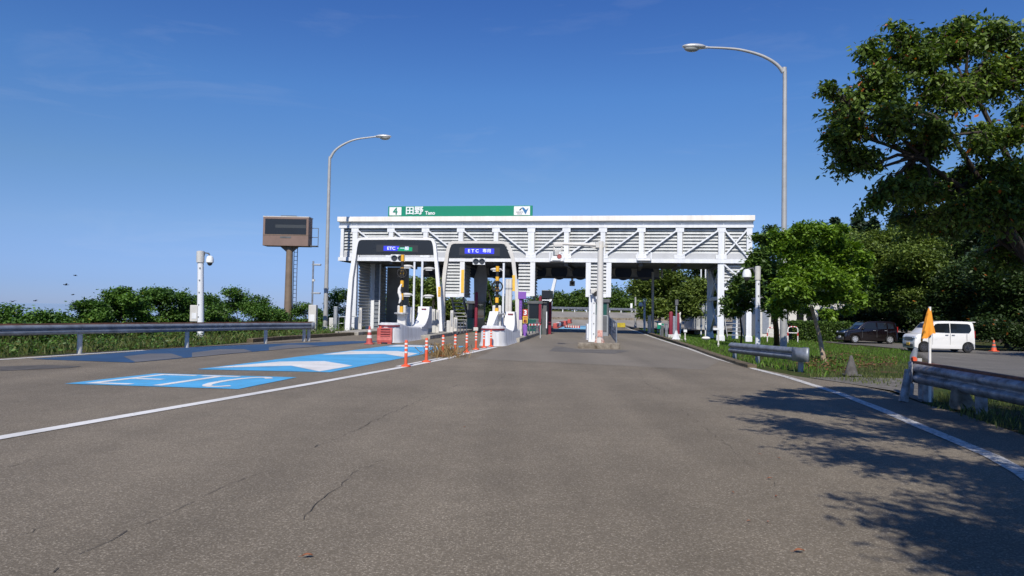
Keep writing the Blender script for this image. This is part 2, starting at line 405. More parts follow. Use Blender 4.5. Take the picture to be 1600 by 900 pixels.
def tree(name, label, base, lobes, nclump, per, lsize, m, trunk_r=0.15, trunk_top=None, group=None, seed=1, cat='tree',
         cr=None, droop=0.3, bark=BARK, tmid=0.5, tvar=0.22, limbs=True, kind_trunk='trunk', crown_name='crown', shell=0.45, twigs=40, split=0, flat=0.5, vsq=0.72):
    """lobes are (x,y,z,rx,ry,rz) in world space"""
    rng = np.random.default_rng(seed)
    base = Vector(base)
    root = empty(name, base, label, cat, group)
    L0 = [(l[0]-base.x, l[1]-base.y, l[2]-base.z, l[3], l[4], l[5]) for l in lobes]
    L = L0
    if split:               # break each mass into flat boughs lying over one another
        L = []
        for l in L0:
            for q in range(split):
                d = rng.normal(size=3); d /= np.linalg.norm(d); s = rng.uniform(0.15, 0.80); k = rng.uniform(0.42, 0.72)
                L.append((l[0]+d[0]*l[3]*s, l[1]+d[1]*l[4]*s, l[2]+d[2]*l[5]*s, l[3]*k, l[4]*k, l[5]*k*vsq))
    C, idx = clumps_in(L, nclump, rng, shell)
    mr = np.mean([max(l[3:]) for l in L])
    cr = cr or mr*(0.30 if split else 0.22)
    off = rng.normal(size=(nclump, per, 3))*np.array([cr, cr, cr*0.6])
    P = (C[:, None, :]+off).reshape(-1, 3)
    lt = rng.normal(tmid, tvar*0.5, len(L)); ct = lt[idx]+rng.normal(0, tvar*0.6, nclump)
    tint = np.clip(np.repeat(ct, per)+rng.normal(0, tvar*0.7, nclump*per), 0, 0.96)
    acc = rng.random(nclump*per) > 0.992
    tint[acc] = 1.0
    V = leaves(P, lsize, tint, droop, flat, rng=rng)
    me = quads_mesh(crown_name, V, tint, m)
    o = bpy.data.objects.new(crown_name, me); COL.objects.link(o); o.parent = root
    if trunk_r > 0:
        tb = MB()
        lc = np.array(L)
        cz = lc[:, 2].min() if trunk_top is None else None
        top = Vector(trunk_top)-base if trunk_top is not None else Vector((lc[:, 0].mean()*0.5, lc[:, 1].mean()*0.5, max(0.2, float(np.min(lc[:, 2]-lc[:, 5]*0.4)))))
        mid = top*0.5+Vector((rng.uniform(-.1, .1)*top.z*0.3, rng.uniform(-.1, .1)*top.z*0.3, 0))
        tb.tube([(0, 0, -0.15), (top*0.12).to_tuple(), mid, top], [trunk_r*1.45, trunk_r*1.05, trunk_r*0.9, trunk_r*0.75], 10)
        if limbs:
            for i, l in enumerate(L0):
                c = Vector(l[:3]); j = Vector(rng.uniform(-.15, .15, 3))*max(l[3:])
                tb.tube([top*0.96, top*0.55+c*0.45+j+Vector((0, 0, 0.1*l[5])), c], [trunk_r*0.55, trunk_r*0.38, trunk_r*0.16], 7)
                sel = np.nonzero(idx//max(1, split) == i)[0][:max(3, twigs//len(L0))]
                for q in sel:
                    e = Vector(C[q]); k = rng.uniform(0.35, 1.0); s0 = (top*0.55+c*0.45)*(1-k)+c*k
                    tb.tube([s0, s0*0.5+e*0.5+Vector(rng.uniform(-.08, .08, 3))*max(l[3:]), e], [trunk_r*0.13, trunk_r*0.08, trunk_r*0.03], 5, cap=False)
        tb.build(kind_trunk, bark, root, smooth=True)
    return root

def pl(pxlobes, Y, jit=0.0, rng=random):
    """lobes measured on the photograph, given a distance: back to metres"""
    out = []
    for (x, y, rx, ry) in pxlobes:
        dy = rng.uniform(-jit, jit)
        p = dep(x, y, Y+dy); k = mpp(Y+dy)
        out.append((p.x, p.y, p.z, rx*k, (rx+ry)/2*k, ry*k))
    return out

def inpoly(X, Y, poly):
    poly = np.array(poly); n = len(poly); c = np.zeros(len(X), bool); j = n-1
    for i in range(n):
        xi, yi = poly[i]; xj, yj = poly[j]
        t = ((yi > Y) != (yj > Y)) & (X < (xj-xi)*(Y-yi)/((yj-yi)+1e-12)+xi)
        c ^= t; j = i
    return c

def grass(name, polys, dens, h, m, seed=3, wid=0.012, lean=0.35, label=None, cat='grass', zoff=0.0, stuff=True):
    """polys: ground outlines in metres; one object of many blades"""
    rng = np.random.default_rng(seed); Cs = []
    for k, poly in enumerate(polys):
        a = np.array(poly); lo, hi = a.min(0), a.max(0); n = int((hi-lo).prod()*dens)
        if n < 1: continue
        X = rng.uniform(lo[0], hi[0], n); Y = rng.uniform(lo[1], hi[1], n); s = inpoly(X, Y, poly); Cs.append(np.stack([X[s], Y[s]], 1))
    C = np.concatenate(Cs); n = len(C)
    # patchy growth
    g = np.sin(C[:, 0]*2.1+1.3*np.sin(C[:, 1]*1.7))*np.sin(C[:, 1]*1.9+np.sin(C[:, 0]*1.3)*1.7)
    keep = rng.random(n) < 0.75+0.3*g; C = C[keep]; g = g[keep]; n = len(C)
    Z = np.array([gz(x, y) for x, y in C])+zoff
    H = h*rng.uniform(0.45, 1.25, n)*(1+0.35*g)
    ang = rng.uniform(0, 2*np.pi, n); w = wid*rng.uniform(0.7, 1.4, n)
    ln = rng.normal(0, lean, (n, 2))*H[:, None]
    V = np.zeros((n, 4, 3)); ca, sa = np.cos(ang)*w, np.sin(ang)*w
    V[:, 0] = np.stack([C[:, 0]-ca, C[:, 1]-sa, Z-0.02], 1); V[:, 1] = np.stack([C[:, 0]+ca, C[:, 1]+sa, Z-0.02], 1)
    V[:, 2] = np.stack([C[:, 0]+ca*0.4+ln[:, 0]*1.0, C[:, 1]+sa*0.4+ln[:, 1], Z+H], 1)
    V[:, 3] = np.stack([C[:, 0]-ca*0.9+ln[:, 0]*0.4, C[:, 1]-sa*0.9+ln[:, 1]*0.4, Z+H*0.6], 1)
    tint = np.clip(rng.normal(0.5, 0.22, n)+0.15*g, 0, 1)
    me = quads_mesh(name, V.reshape(-1, 3), tint, m)
    o = bpy.data.objects.new(name, me); COL.objects.link(o)
    if label: tag(o, label, cat)
    if stuff: o['kind'] = 'stuff'
    return o
# ------------------------------------------------------------------ camera, light, sky
cam = bpy.data.cameras.new('camera'); cam.sensor_width = 36; cam.lens = FPX/1600*36; cam.clip_start = 0.05; cam.clip_end = 60000
co = bpy.data.objects.new('camera', cam); COL.objects.link(co)
M = Matrix.Identity(4)
for i in range(3): M[i][0] = _r[i]; M[i][1] = _u[i]; M[i][2] = -_f[i]; M[i][3] = EYE[i]
co.matrix_world = M; SC.camera = co

SUN_EL, SUN_AZ = R(44), R(-7)         # behind the camera, a little to the left
S = Vector((math.sin(SUN_AZ)*math.cos(SUN_EL), -math.cos(SUN_AZ)*math.cos(SUN_EL), math.sin(SUN_EL)))
sl = bpy.data.lights.new('sun', 'SUN'); sl.energy = 4.8; sl.angle = R(0.5); sl.color = (1.0, 0.94, 0.84)
so = bpy.data.objects.new('sun', sl); COL.objects.link(so); so.rotation_euler = S.to_track_quat('Z', 'Y').to_euler(); so.location = (0, -20, 40)

w = bpy.data.worlds.new('World'); SC.world = w; w.use_nodes = True
N = w.node_tree.nodes; L = w.node_tree.links; bg = N['Background']
sky = N.new('ShaderNodeTexSky'); sky.sky_type = 'NISHITA'; sky.sun_disc = False
sky.sun_elevation = SUN_EL; sky.sun_rotation = math.pi - SUN_AZ
sky.altitude = 0; sky.air_density = 1.0; sky.dust_density = 0.0; sky.ozone_density = 5.0
tc = N.new('ShaderNodeTexCoord')
mp = N.new('ShaderNodeMapping'); mp.inputs['Scale'].default_value = (3.0, 3.0, 16.0); mp.inputs['Rotation'].default_value = (0.0, R(14), 0.0)
L.new(tc.outputs['Generated'], mp.inputs['Vector'])
nz = N.new('ShaderNodeTexNoise'); nz.inputs['Scale'].default_value = 1.3; nz.inputs['Detail'].default_value = 7; nz.inputs['Roughness'].default_value = 0.6
nz.inputs['Distortion'].default_value = 0.6
L.new(mp.outputs['Vector'], nz.inputs['Vector'])
cr = N.new('ShaderNodeMapRange'); cr.inputs['From Min'].default_value = 0.56; cr.inputs['From Max'].default_value = 0.86
cr.inputs['To Min'].default_value = 0.0; cr.inputs['To Max'].default_value = 0.10
L.new(nz.outputs['Fac'], cr.inputs['Value'])
mx = N.new('ShaderNodeMix'); mx.data_type = 'RGBA'; mx.inputs[7].default_value = (7.5, 7.6, 8.2, 1)
hs = N.new('ShaderNodeHueSaturation'); hs.inputs['Saturation'].default_value = 1.12; L.new(sky.outputs['Color'], hs.inputs['Color'])
tn = N.new('ShaderNodeMix'); tn.data_type = 'RGBA'; tn.blend_type = 'MULTIPLY'; tn.inputs[0].default_value = 1.0; tn.inputs[7].default_value = (0.80, 0.97, 1.30, 1)
L.new(hs.outputs['Color'], tn.inputs[6])
# the air of this day: a duller, bluer band low over the sea
sx = N.new('ShaderNodeSeparateXYZ'); L.new(tc.outputs['Generated'], sx.inputs[0])
er = N.new('ShaderNodeValToRGB'); e_ = er.color_ramp.elements
e_[0].position = 0.0; e_[0].color = (0.46, 0.53, 0.84, 1); e_[1].position = 0.42; e_[1].color = (0.77, 0.80, 0.88, 1)
for p_, c_ in ((0.03, (0.54, 0.58, 0.83)), (0.10, (0.88, 0.76, 0.76)), (0.175, (1.0, 0.86, 0.74)), (0.29, (0.97, 0.95, 0.88))):
    q_ = e_.new(p_); q_.color = (*c_, 1)
L.new(sx.outputs['Z'], er.inputs['Fac'])
tn2 = N.new('ShaderNodeMix'); tn2.data_type = 'RGBA'; tn2.blend_type = 'MULTIPLY'; tn2.inputs[0].default_value = 1.0
L.new(tn.outputs[2], tn2.inputs[6]); L.new(er.outputs['Color'], tn2.inputs[7])
L.new(cr.outputs['Result'], mx.inputs[0]); L.new(tn2.outputs[2], mx.inputs[6])
L.new(mx.outputs[2], bg.inputs['Color']); bg.inputs['Strength'].default_value = 0.10
vs = SC.view_settings; vs.view_transform = 'Standard'; vs.look = 'None'; vs.exposure = 0.0; vs.gamma = 1.0; vs.use_curve_mapping = False
SC.cycles.max_bounces = 6; SC.cycles.diffuse_bounces = 3; SC.cycles.glossy_bounces = 3; SC.cycles.transmission_bounces = 3
try: SC.cycles.use_denoising = True
except Exception: pass

# ------------------------------------------------------------------ ground, sea, hill
def groundmat():
    m = bpy.data.materials.new('verge_ground'); m.use_nodes = True
    nt = m.node_tree; N = nt.nodes; L = nt.links; b = N['Principled BSDF']; b.inputs['Roughness'].default_value = 0.95
    b.inputs['Specular IOR Level'].default_value = 0.1
    tc = N.new('ShaderNodeTexCoord')
    def nz(s, d=6):
        n = N.new('ShaderNodeTexNoise'); n.inputs['Scale'].default_value = s; n.inputs['Detail'].default_value = d; n.inputs['Roughness'].default_value = 0.7
        L.new(tc.outputs['Object'], n.inputs['Vector']); return n
    a, c = nz(0.5), nz(7.0)
    r1 = N.new('ShaderNodeValToRGB'); e = r1.color_ramp.elements
    e[0].position = 0.38; e[0].color = (0.035, 0.06, 0.014, 1); e[1].position = 0.62; e[1].color = (0.10, 0.065, 0.035, 1)
    x = e.new(0.5); x.color = (0.055, 0.065, 0.02, 1)
    L.new(a.outputs['Fac'], r1.inputs['Fac'])
    mr = N.new('ShaderNodeMapRange'); mr.inputs['From Min'].default_value = 0.3; mr.inputs['From Max'].default_value = 0.7
    mr.inputs['To Min'].default_value = 0.45; mr.inputs['To Max'].default_value = 1.5; L.new(c.outputs['Fac'], mr.inputs['Value'])
    v = N.new('ShaderNodeVectorMath'); v.operation = 'SCALE'; L.new(r1.outputs['Color'], v.inputs[0]); L.new(mr.outputs['Result'], v.inputs['Scale'])
    L.new(v.outputs[0], b.inputs['Base Color'])
    bp = N.new('ShaderNodeBump'); bp.inputs['Strength'].default_value = 0.7; bp.inputs['Distance'].default_value = 0.05
    L.new(c.outputs['Fac'], bp.inputs['Height']); L.new(bp.outputs['Normal'], b.inputs['Normal'])
    return m

def sheet(name, xs, ys, zf, m, mask=None):
    V = []; F = []; ok = {}
    for j, y in enumerate(ys):
        for i, x in enumerate(xs): V.append((x, y, zf(x, y)))
    nx = len(xs)
    for j in range(len(ys)-1):
        for i in range(nx-1):
            if mask is not None and not mask[j][i]: continue
            F.append((j*nx+i, j*nx+i+1, (j+1)*nx+i+1, (j+1)*nx+i))
    me = bpy.data.meshes.new(name); me.from_pydata(V, [], F)
    if mask is not None:
        import bmesh
        bm = bmesh.new(); bm.from_mesh(me); bmesh.ops.delete(bm, geom=[v for v in bm.verts if not v.link_faces], context='VERTS'); bm.to_mesh(me); bm.free()
    me.materials.append(m); me.polygons.foreach_set('use_smooth', [True]*len(me.polygons))
    o = bpy.data.objects.new(name, me); COL.objects.link(o); return o

xs = [-160, -130, -110, -95, -85]+[-80+4*i for i in range(14)]+[-24+1.5*i for i in range(56)]+[64, 80, 110, 160, 260, 420, 700]
ys = [-40+2*i for i in range(60)]+[82, 90, 100, 120, 150, 200, 280, 400, 700]
g = sheet('ground', xs, ys, lambda x, y: gz(x, y)-0.02, groundmat()); struct(g)

sea = MB().face([(-30000, -8000, -25.5), (30000, -8000, -25.5), (30000, 40000, -25.5), (-30000, 40000, -25.5)]).build('sea', mat('sea_water', (0.10, 0.20, 0.34), 0.06, var=0.0)); struct(sea)

hv = []
XS = np.linspace(90, 800, 60); YS = np.linspace(560, 900, 24)
def hz(x, y):
    r = ((x-430)/260.0)**2+((y-690)/150.0)**2
    return -26+112*math.exp(-r*0.9)*(1+0.03*math.sin(x*0.05)+0.02*math.sin(x*0.13+y*0.07))
HILL = mat('wooded_hill_green', (0.022, 0.05, 0.03), 0.95, var=0.35, scale=0.05, bump=0.0)
h = sheet('hill', list(XS), list(YS), hz, HILL); struct(h)
rng = np.random.default_rng(5); n = 9000
P = np.stack([rng.uniform(160, 640, n), rng.uniform(560, 760, n), np.zeros(n)], 1)
P[:, 2] = [hz(x, y)+1.0 for x, y in P[:, :2]]
P = np.repeat(P, 4, 0)+rng.normal(0, 1.8, (n*4, 3))
me = quads_mesh('hill_wood', leaves(P, 3.2, np.clip(rng.normal(.5, .2, n*4), 0, .9), 0.1, rng=rng), np.clip(rng.normal(.5, .2, n*4), 0, .9), leafmat('far_wood_leaves', (0.02, 0.045, 0.026), (0.04, 0.075, 0.04)))
o = bpy.data.objects.new('hill_wood', me); COL.objects.link(o)
tag(o, 'dark wooded ridge of a far hill showing above the trees', 'wood', kind='stuff')

# ------------------------------------------------------------------ road
def G(*p): return [(q.x, q.y) for q in (at(x, y, 0.0) for x, y in p)]
def flat(name, poly, z, m):
    o = MB().face([(x, y, z) for x, y in poly]).build(name, m); return struct(o)
ASPH = asphalt('asphalt_old', (0.170, 0.142, 0.104), (0.52, 0.455, 0.36), 1.0, 0.24)
ASPH2 = asphalt('asphalt_plaza', (0.205, 0.180, 0.145), (0.31, 0.28, 0.235), 0.5, 0.16, 0.3)
ASPHL = asphalt('asphalt_lot', (0.15, 0.14, 0.125), (0.30, 0.28, 0.25), 0.6, 0.2)
left_edge = [(-24.0, -20)]+G((0, 560), (130, 551), (300, 542), (400, 534.5), (500, 527.5), (560, 523.5), (650, 521))+[(-9.2, 62), (-5.5, 75)]
right_edge = [(24, 75), (14, 61)]+G((980, 510), (1024, 527), (1066, 541), (1133, 562), (1180, 575), (1245, 588), (1330, 600), (1390, 612), (1440, 630), (1500, 646), (1600, 680))+[(6.3, 0), (6, -20)]
ROADPOLY = left_edge+right_edge
flat('road', ROADPOLY, 0.0, ASPH)
PLAZA = G((741, 561), (818, 564.5), (895, 568), (1000, 573), (1100, 578), (1126, 563.5), (1062, 541.2), (1020, 527.5), (980, 512.5), (964, 508.5), (880, 508), (850, 520), (815, 534.5), (772, 547))
flat('toll_plaza_pavement', PLAZA, 0.004, ASPH2)

LINE = paint('white_road_paint', (0.74, 0.73, 0.70), 0.30)
LINEW = paint('worn_road_paint', (0.60, 0.585, 0.55), 0.75, scale=14)
BLUE = paint('blue_road_paint', (0.085, 0.39, 0.69), 0.42, (0.12, 0.22, 0.30), 7.0)
BLUEO = paint('old_blue_road_paint', (0.026, 0.075, 0.165), 0.2, (0.10, 0.098, 0.095), 3.0)
GREYO = paint('old_grey_road_paint', (0.135, 0.135, 0.14), 0.4)

def ribbon(name, px, wid, z, m):
    P = [at(x, y, 0.0) for x, y in px]; A = []; B = []
    for i, p in enumerate(P):
        d = (P[min(i+1, len(P)-1)]-P[max(0, i-1)]); d.z = 0; d.normalize(); nrm = Vector((-d.y, d.x, 0))*wid/2
        A.append(p+nrm); B.append(p-nrm)
    mb = MB(); V = []
    for a, b in zip(A, B): V += [(a.x, a.y, z), (b.x, b.y, z)]
    mb._add(V, [(2*i, 2*i+1, 2*i+3, 2*i+2) for i in range(len(P)-1)])
    return struct(mb.build(name, m))
ribbon('lane_line', [(-260, 730.5), (0, 684.6), (175, 654), (350, 623.8), (500, 597.5), (621, 575.5), (698, 560.5), (714, 556), (774, 542.5)], 0.20, 0.008, LINE)
ribbon('lane_line', [(620, 573), (655, 566), (690, 559.5)], 0.12, 0.008, LINE)
ribbon('lane_line', [(708, 555), (740, 547.6), (766, 542)], 0.10, 0.008, LINE)
ribbon('edge_line', [(1750, 850), (1600, 741), (1553, 714.8), (1490, 688), (1440, 667.5), (1380, 641.5), (1311, 615), (1230, 589.5), (1180, 577), (1123, 561.5), (1075, 544.5), (1040, 533.5), (1019, 526.5), (985, 514.5), (962, 507.5)], 0.18, 0.008, LINEW)
ribbon('edge_line', [(-300, 585), (0, 562.3), (110, 555), (225, 547.6)], 0.16, 0.008, LINE)

def bil(q, u, v):
    A, B, Cc, D = q
    p = (A*(1-u)+D*u)*(1-v)+(B*(1-u)+Cc*u)*v
    return p
Q = [at(*p, 0.0) for p in ((101, 600), (243, 584), (464, 590), (372, 608.5))]
flat('blue_lane_panel', [(p.x, p.y) for p in Q], 0.008, BLUE)
# tall ETC lettering laid along the lane
ST = 0.085
def road_letter(polys):
    mb = MB()
    for poly in polys:
        mb.face([(p.x, p.y, 0.012) for p in (bil(Q, u, v) for u, v in poly)])
    o = mb.build('road_lettering', LINE); return struct(o)
def rc(u0, v0, u1, v1): return [(u0, v0), (u1, v0), (u1, v1), (u0, v1)]
road_letter([rc(.08, .06, .135, .94), rc(.135, .06, .34, .135), rc(.135, .465, .32, .54), rc(.135, .865, .34, .94)])
road_letter([rc(.38, .865, .64, .94), rc(.482, .06, .538, .865)])
cpts = []
for k in range(0, 13):
    t = math.radians(50+260*k/12.0); cpts.append((.81+.135*math.cos(t), .5+.44*math.sin(t), .81+.082*math.cos(t), .5+.365*math.sin(t)))
road_letter([[(a[0], a[1]), (b[0], b[1]), (b[2], b[3]), (a[2], a[3])] for a, b in zip(cpts[:-1], cpts[1:])])

flat('blue_lane_panel', G((308, 577.4), (385, 568), (459, 558.5), (540, 549), (620, 538.8), (730, 541), (684, 549.5), (628, 560), (540, 577.2), (516, 582)), 0.008, BLUE)
for c in ([(328, 575.6), (437, 565.6), (507, 564.8), (551, 572), (499, 581), (455, 572)],
          [(503, 554.7), (547, 549), (621, 549), (653, 552.8), (632, 558.6), (600, 553.4)],
          [(604, 541.8), (622, 539.4), (716, 541.8), (700, 545), (672, 542.4)]):
    flat('lane_chevron', G(*c), 0.012, LINE)
flat('old_blue_panel', G((47, 561.2), (193, 551), (262, 544.8), (400, 538.5), (547, 533.2), (600, 533), (569, 536), (503, 541), (394, 550), (290, 559.5), (206, 567)), 0.008, BLUEO)
for c in ([(193, 557.5), (232.5, 553), (268, 553), (287, 559), (212, 566.5)], [(300, 551.5), (345, 546), (382, 546), (394, 549.6), (300, 559)], [(420, 543), (450, 539), (480, 539), (500, 541), (420, 548)]):
    flat('old_lane_chevron', G(*c), 0.012, GREYO)
flat('asphalt_patch', G((0, 573), (70, 570.5), (128, 572.5), (110, 575), (0, 580)), 0.006, mat('dark_asphalt_patch', (0.085, 0.078, 0.07), 0.9, var=0.25, scale=4))
flat('skid_stain', G((868, 541), (905, 546), (966, 547), (985, 548.5), (960, 553), (905, 551), (858, 549)), 0.008, mat('dirty_asphalt', (0.115, 0.106, 0.095), 0.9, var=0.2, scale=1.5))

# cracks: thin dark jagged lines in the old asphalt
CRK = mat('crack_fill', (0.055, 0.047, 0.039), 0.95, var=0.0)
def crack(px, wid, seed):
    rng = random.Random(seed); P = [at(x, y, 0.0) for x, y in px]; Q2 = []
    for a, b in zip(P[:-1], P[1:]):
        n = max(3, int((b-a).length/0.10))
        for k in range(n): Q2.append(a.lerp(b, k/n)+Vector((rng.gauss(0, .017), rng.gauss(0, .017), 0)))
    Q2.append(P[-1]); V = []
    for i, p in enumerate(Q2):
        d = (Q2[min(i+1, len(Q2)-1)]-Q2[max(0, i-1)]).normalized(); nn = Vector((-d.y, d.x, 0))*wid*rng.uniform(0.1, 0.6)/2
        V += [(p.x+nn.x, p.y+nn.y, 0.0062), (p.x-nn.x, p.y-nn.y, 0.0062)]
    gap = [rng.random() < 0.30 for _ in Q2]
    struct(MB()._add(V, [(2*i, 2*i+1, 2*i+3, 2*i+2) for i in range(len(Q2)-1) if not gap[i]]).build('road_crack', CRK))
crack([(72, 898), (150, 855), (235, 816), (300, 785), (345, 763), (365, 753), (410, 739)], .014, 1)
crack([(466, 812), (500, 785), (530, 760), (555, 740), (600, 720)], .012, 2)
crack([(490, 700), (550, 676), (610, 646), (640, 632), (705, 606), (720, 600)], .02, 3)
crack([(0, 735), (60, 715), (90, 709)], .012, 4)
crack([(155, 707), (200, 697), (240, 687)], .016, 5)
crack([(10, 842), (60, 828), (90, 820)], .010, 6)
crack([(1065, 640), (1100, 668), (1130, 690), (1165, 722), (1200, 750), (1225, 765)], .012, 7)
crack([(1000, 583), (1010, 600), (1040, 612)], .02, 8)
crack([(0, 633), (60, 623), (130, 615), (200, 607)], .018, 9)
crack([(740, 610), (775, 598), (790, 586)], .02, 10)

# ------------------------------------------------------------------ parking lot and far ramp
def lotmask(poly, step, x0, x1, y0, y1):
    xs = np.arange(x0, x1, step); ys = np.arange(y0, y1, step)
    cx, cy = np.meshgrid((xs[:-1]+xs[1:])/2, (ys[:-1]+ys[1:])/2)
    return list(xs), list(ys), inpoly(cx.ravel(), cy.ravel(), poly).reshape(cx.shape)
lp = [at(*p) for p in ((1240, 528), (1263, 531.5), (1317, 537), (1400, 544), (1436, 553), (1450, 566), (1440, 580), (1500, 600), (1700, 640), (2100, 660))]
lp = [(p.x, p.y) for p in lp]+[(60, 30), (60, 58)]
lp += [(p.x, p.y) for p in (at(*q) for q in ((1600, 549), (1540, 549), (1420, 538), (1330, 531), (1270, 526.5)))]
LOTPOLY = lp
xs_, ys_, mk = lotmask(lp, 0.5, 6, 62, 12, 64)
o = sheet('parking_lot', xs_, ys_, lambda x, y: gz(x, y)+0.012, ASPHL, mk); struct(o)
DRIVE = G((1262, 590), (1330, 600.5), (1395, 611), (1440, 629), (1460, 600), (1420, 592), (1340, 590))
flat('driveway_apron', DRIVE, 0.010, mat('gravelly_apron', (0.13, 0.118, 0.10), 0.95, var=0.35, scale=5, bump=0.3))

# the ramp that curves across beyond the gate, banked up
def ramp_z(x, y): return 0.010+1.50*sm((y-76)/36.0)
xs_ = list(np.linspace(-14, 60, 38)); ys_ = list(np.linspace(70, 112, 15))
o = sheet('far_ramp_road', xs_, ys_, ramp_z, asphalt('asphalt_pale', (0.30, 0.275, 0.235), (0.36, 0.33, 0.29), 0.5, 0.12)); struct(o)
mb = MB()
for i in range(37):
    x0, x1 = xs_[i], xs_[i+1]; y0 = 90+0.08*(x0-6); y1 = 90+0.08*(x1-6)
    mb.bar((x0, y0, ramp_z(x0, y0)+0.12), (x1, y1, ramp_z(x1, y1)+0.12), 0.3, 0.30)
struct(mb.build('ramp_kerb', CONCD))
mb = MB().b2((-14, 112, 0.5), (60, 126, 1.65)); o = mb.build('ramp_bank', mat('dry_bank', (0.09, 0.105, 0.035), 0.95, var=0.3, scale=0.8)); struct(o)
flat('blue_lane_panel', G((884, 509.5), (872, 514), (922, 515), (924, 509.2)), 0.020, paint('pale_blue_road_paint', (0.22, 0.48, 0.68), 0.1))

# ------------------------------------------------------------------ kerbs
def kerb(name, px, wid, hgt, m, z0=-0.02):
    P = [at(x, y, 0.0) for x, y in px]; mb = MB()
    for a, b in zip(P[:-1], P[1:]):
        d = (b-a).normalized(); s = Vector((d.y, -d.x, 0))*wid/2
        mb.bar(a+s+Vector((0, 0, hgt/2+z0/2)), b+s+Vector((0, 0, hgt/2+z0/2)), wid, hgt-z0)
    return struct(mb.build(name, m, bevel=0.02))
kerb('right_kerb', [(1168, 575), (1150, 570), (1110, 556.5), (1072, 542), (1045, 532.5), (1022, 525), (985, 512.5), (966, 507)], 0.26, 0.10, mat('mossy_kerb', (0.11, 0.085, 0.05), 0.95, var=0.4, scale=4, bump=0.5, dirt=(0.045, 0.035, 0.02)))
kerb('left_kerb', [(640, 520.5), (560, 522.8), (500, 526.5), (440, 530.5), (385, 535)], -0.28, 0.16, MATS['mossy_kerb'])
# ------------------------------------------------------------------ the gate building (a louvred steel truss on legs)
PL = dep(530, 372, 48.5); PR = dep(1177, 374, 44.2)
TH = math.atan2(PR.y-PL.y, PR.x-PL.x)
U = Vector((math.cos(TH), math.sin(TH), 0)); NB = Vector((-math.sin(TH), math.cos(TH), 0))
P0 = Vector((PL.x, PL.y, 0))
def tr(px, py):       # photo point on the front plane -> (s, z)
    d = ray(px, py); t = (P0-EYE).dot(NB)/d.dot(NB); p = EYE+d*t
    return ((p-P0).dot(U), p.z)
LEN = tr(1177, 374)[0]
ZT = tr(530, 347)[1]; ZB = tr(530, 407.5)[1]; ZF = tr(530, 339.5)[1]
DEP = 6.0
T = empty('toll_gate_bridge', P0, 'white steel louvred truss building spanning every toll lane on legs', 'toll gate', rz=TH)
def tp(mb, name, m, bevel=0.0, parent=None): return mb.build(name, m, parent or T, bevel=bevel)
tp(MB().b2((-0.06, -0.28, ZT), (LEN+0.06, DEP+0.2, ZF)), 'roof_fascia', BEIGE, 0.02)
tp(MB().b2((3.6, 1.0, ZF), (5.6, 2.6, ZF+0.13)), 'roof_vent', BEIGE, 0.02)
zc = ZT-0.42      # underside of the top chord
mb = MB(); mb.b2((0, -0.10, zc), (LEN, 0.10, zc+0.17)); mb.b2((0, 0.0, zc+0.17), (LEN, 0.14, ZT-0.003)); tp(mb, 'upper_chord', WHITE)
mb = MB(); mb.b2((0, -0.11, ZB), (LEN, 0.12, ZB+0.20)); mb.b2((0, -0.11, ZB+0.20), (LEN, -0.04, ZB+0.25)); tp(mb, 'lower_chord', WHITE)
tp(MB().b2((0.05, 0.06, ZB+0.25), (LEN-0.05, 0.16, ZB+0.62)), 'sill_panel', mat('pale_sill', (0.48, 0.49, 0.50), 0.5, var=0.06, scale=1.0))
upx = [535, 555, 611, 665, 720, 775, 830, 885, 942, 1002, 1062, 1127, 1171]
us = [tr(x, 375)[0] for x in upx]
zl = ZB+0.42
for i, s in enumerate(us):
    wd = {0: 0.22, 1: 0.36, 6: 0.40, 11: 0.36, 12: 0.34}.get(i, 0.30)
    us[i] = s = min(max(s, wd/2+0.01), LEN-wd/2-0.01)
    mb = MB(); mb.b2((s-wd/2, -0.06, ZB+0.253), (s+wd/2, 0.05, zc-0.003))
    if i not in (0, 12):
        mb.b2((s-0.33, -0.075, ZB+0.27), (s+0.33, -0.062, ZB+0.52)); mb.b2((s-0.26, -0.075, zc-0.28), (s+0.26, -0.062, zc-0.01))
        for k in (-1, 1):
            for q in range(3): mb.b2((s+k*0.2-0.1, -0.10, zc+0.18+q*0.0), (s+k*0.2-0.07, -0.02, ZT-0.05)); break
    up_ = tp(mb, 'upright', WHITE)
    if i not in (0, 12):
        MB().b2((s+wd/2+0.03, -0.03, ZB+0.53), (s+wd/2+0.06, 0.05, zc-0.29)).build('downpipe', OFFW, up_)
def brace(s0, z0, s1, z1, w=0.13, y=-0.02, m=WHITE):
    return tp(MB().bar((s0, y, z0), (s1, y, z1), 0.09, w, up=(0, -1, 0)), 'brace', m)
top, bot = zc-0.10, ZB+0.42
for i in range(2, 6): brace(us[i]+0.10, top, us[i+1]-0.10, bot)
brace(us[1]+0.12, top, us[2]-0.10, bot)
for i in range(6, 11): brace(us[i]+0.10, bot, us[i+1]-0.10, top)
brace(us[11]+0.15, top, us[12]-0.12, bot); brace(us[11]+0.15, bot, us[12]-0.12, top, y=0.015)
def louvre_prof(z0, z1, pitch=0.215, y=0.10, d=0.11):
    n = max(1, round((z1-z0)/pitch)); p = (z1-z0)/n; pts = []
    for k in range(n):
        z = z0+k*p; pts += [(y+d, z), (y, z+0.012), (y+0.01, z+p*0.30), (y+d*0.97, z+p*0.98)]
    pts.append((y+d, z1)); return pts
def louvre_x(s0, s1, z0, z1, y=0.09, d=0.17, parent=None, name='louvre'):
    """slats running along the front"""
    A = louvre_prof(z0, z1, 0.215, y, d); V = []; F = []
    for yy, z in A: V += [(s0, yy, z), (s1, yy, z)]
    for i in range(len(A)-1): F.append((2*i, 2*i+1, 2*i+3, 2*i+2))
    return MB()._add(V, F).build(name, SLAT, parent or T)
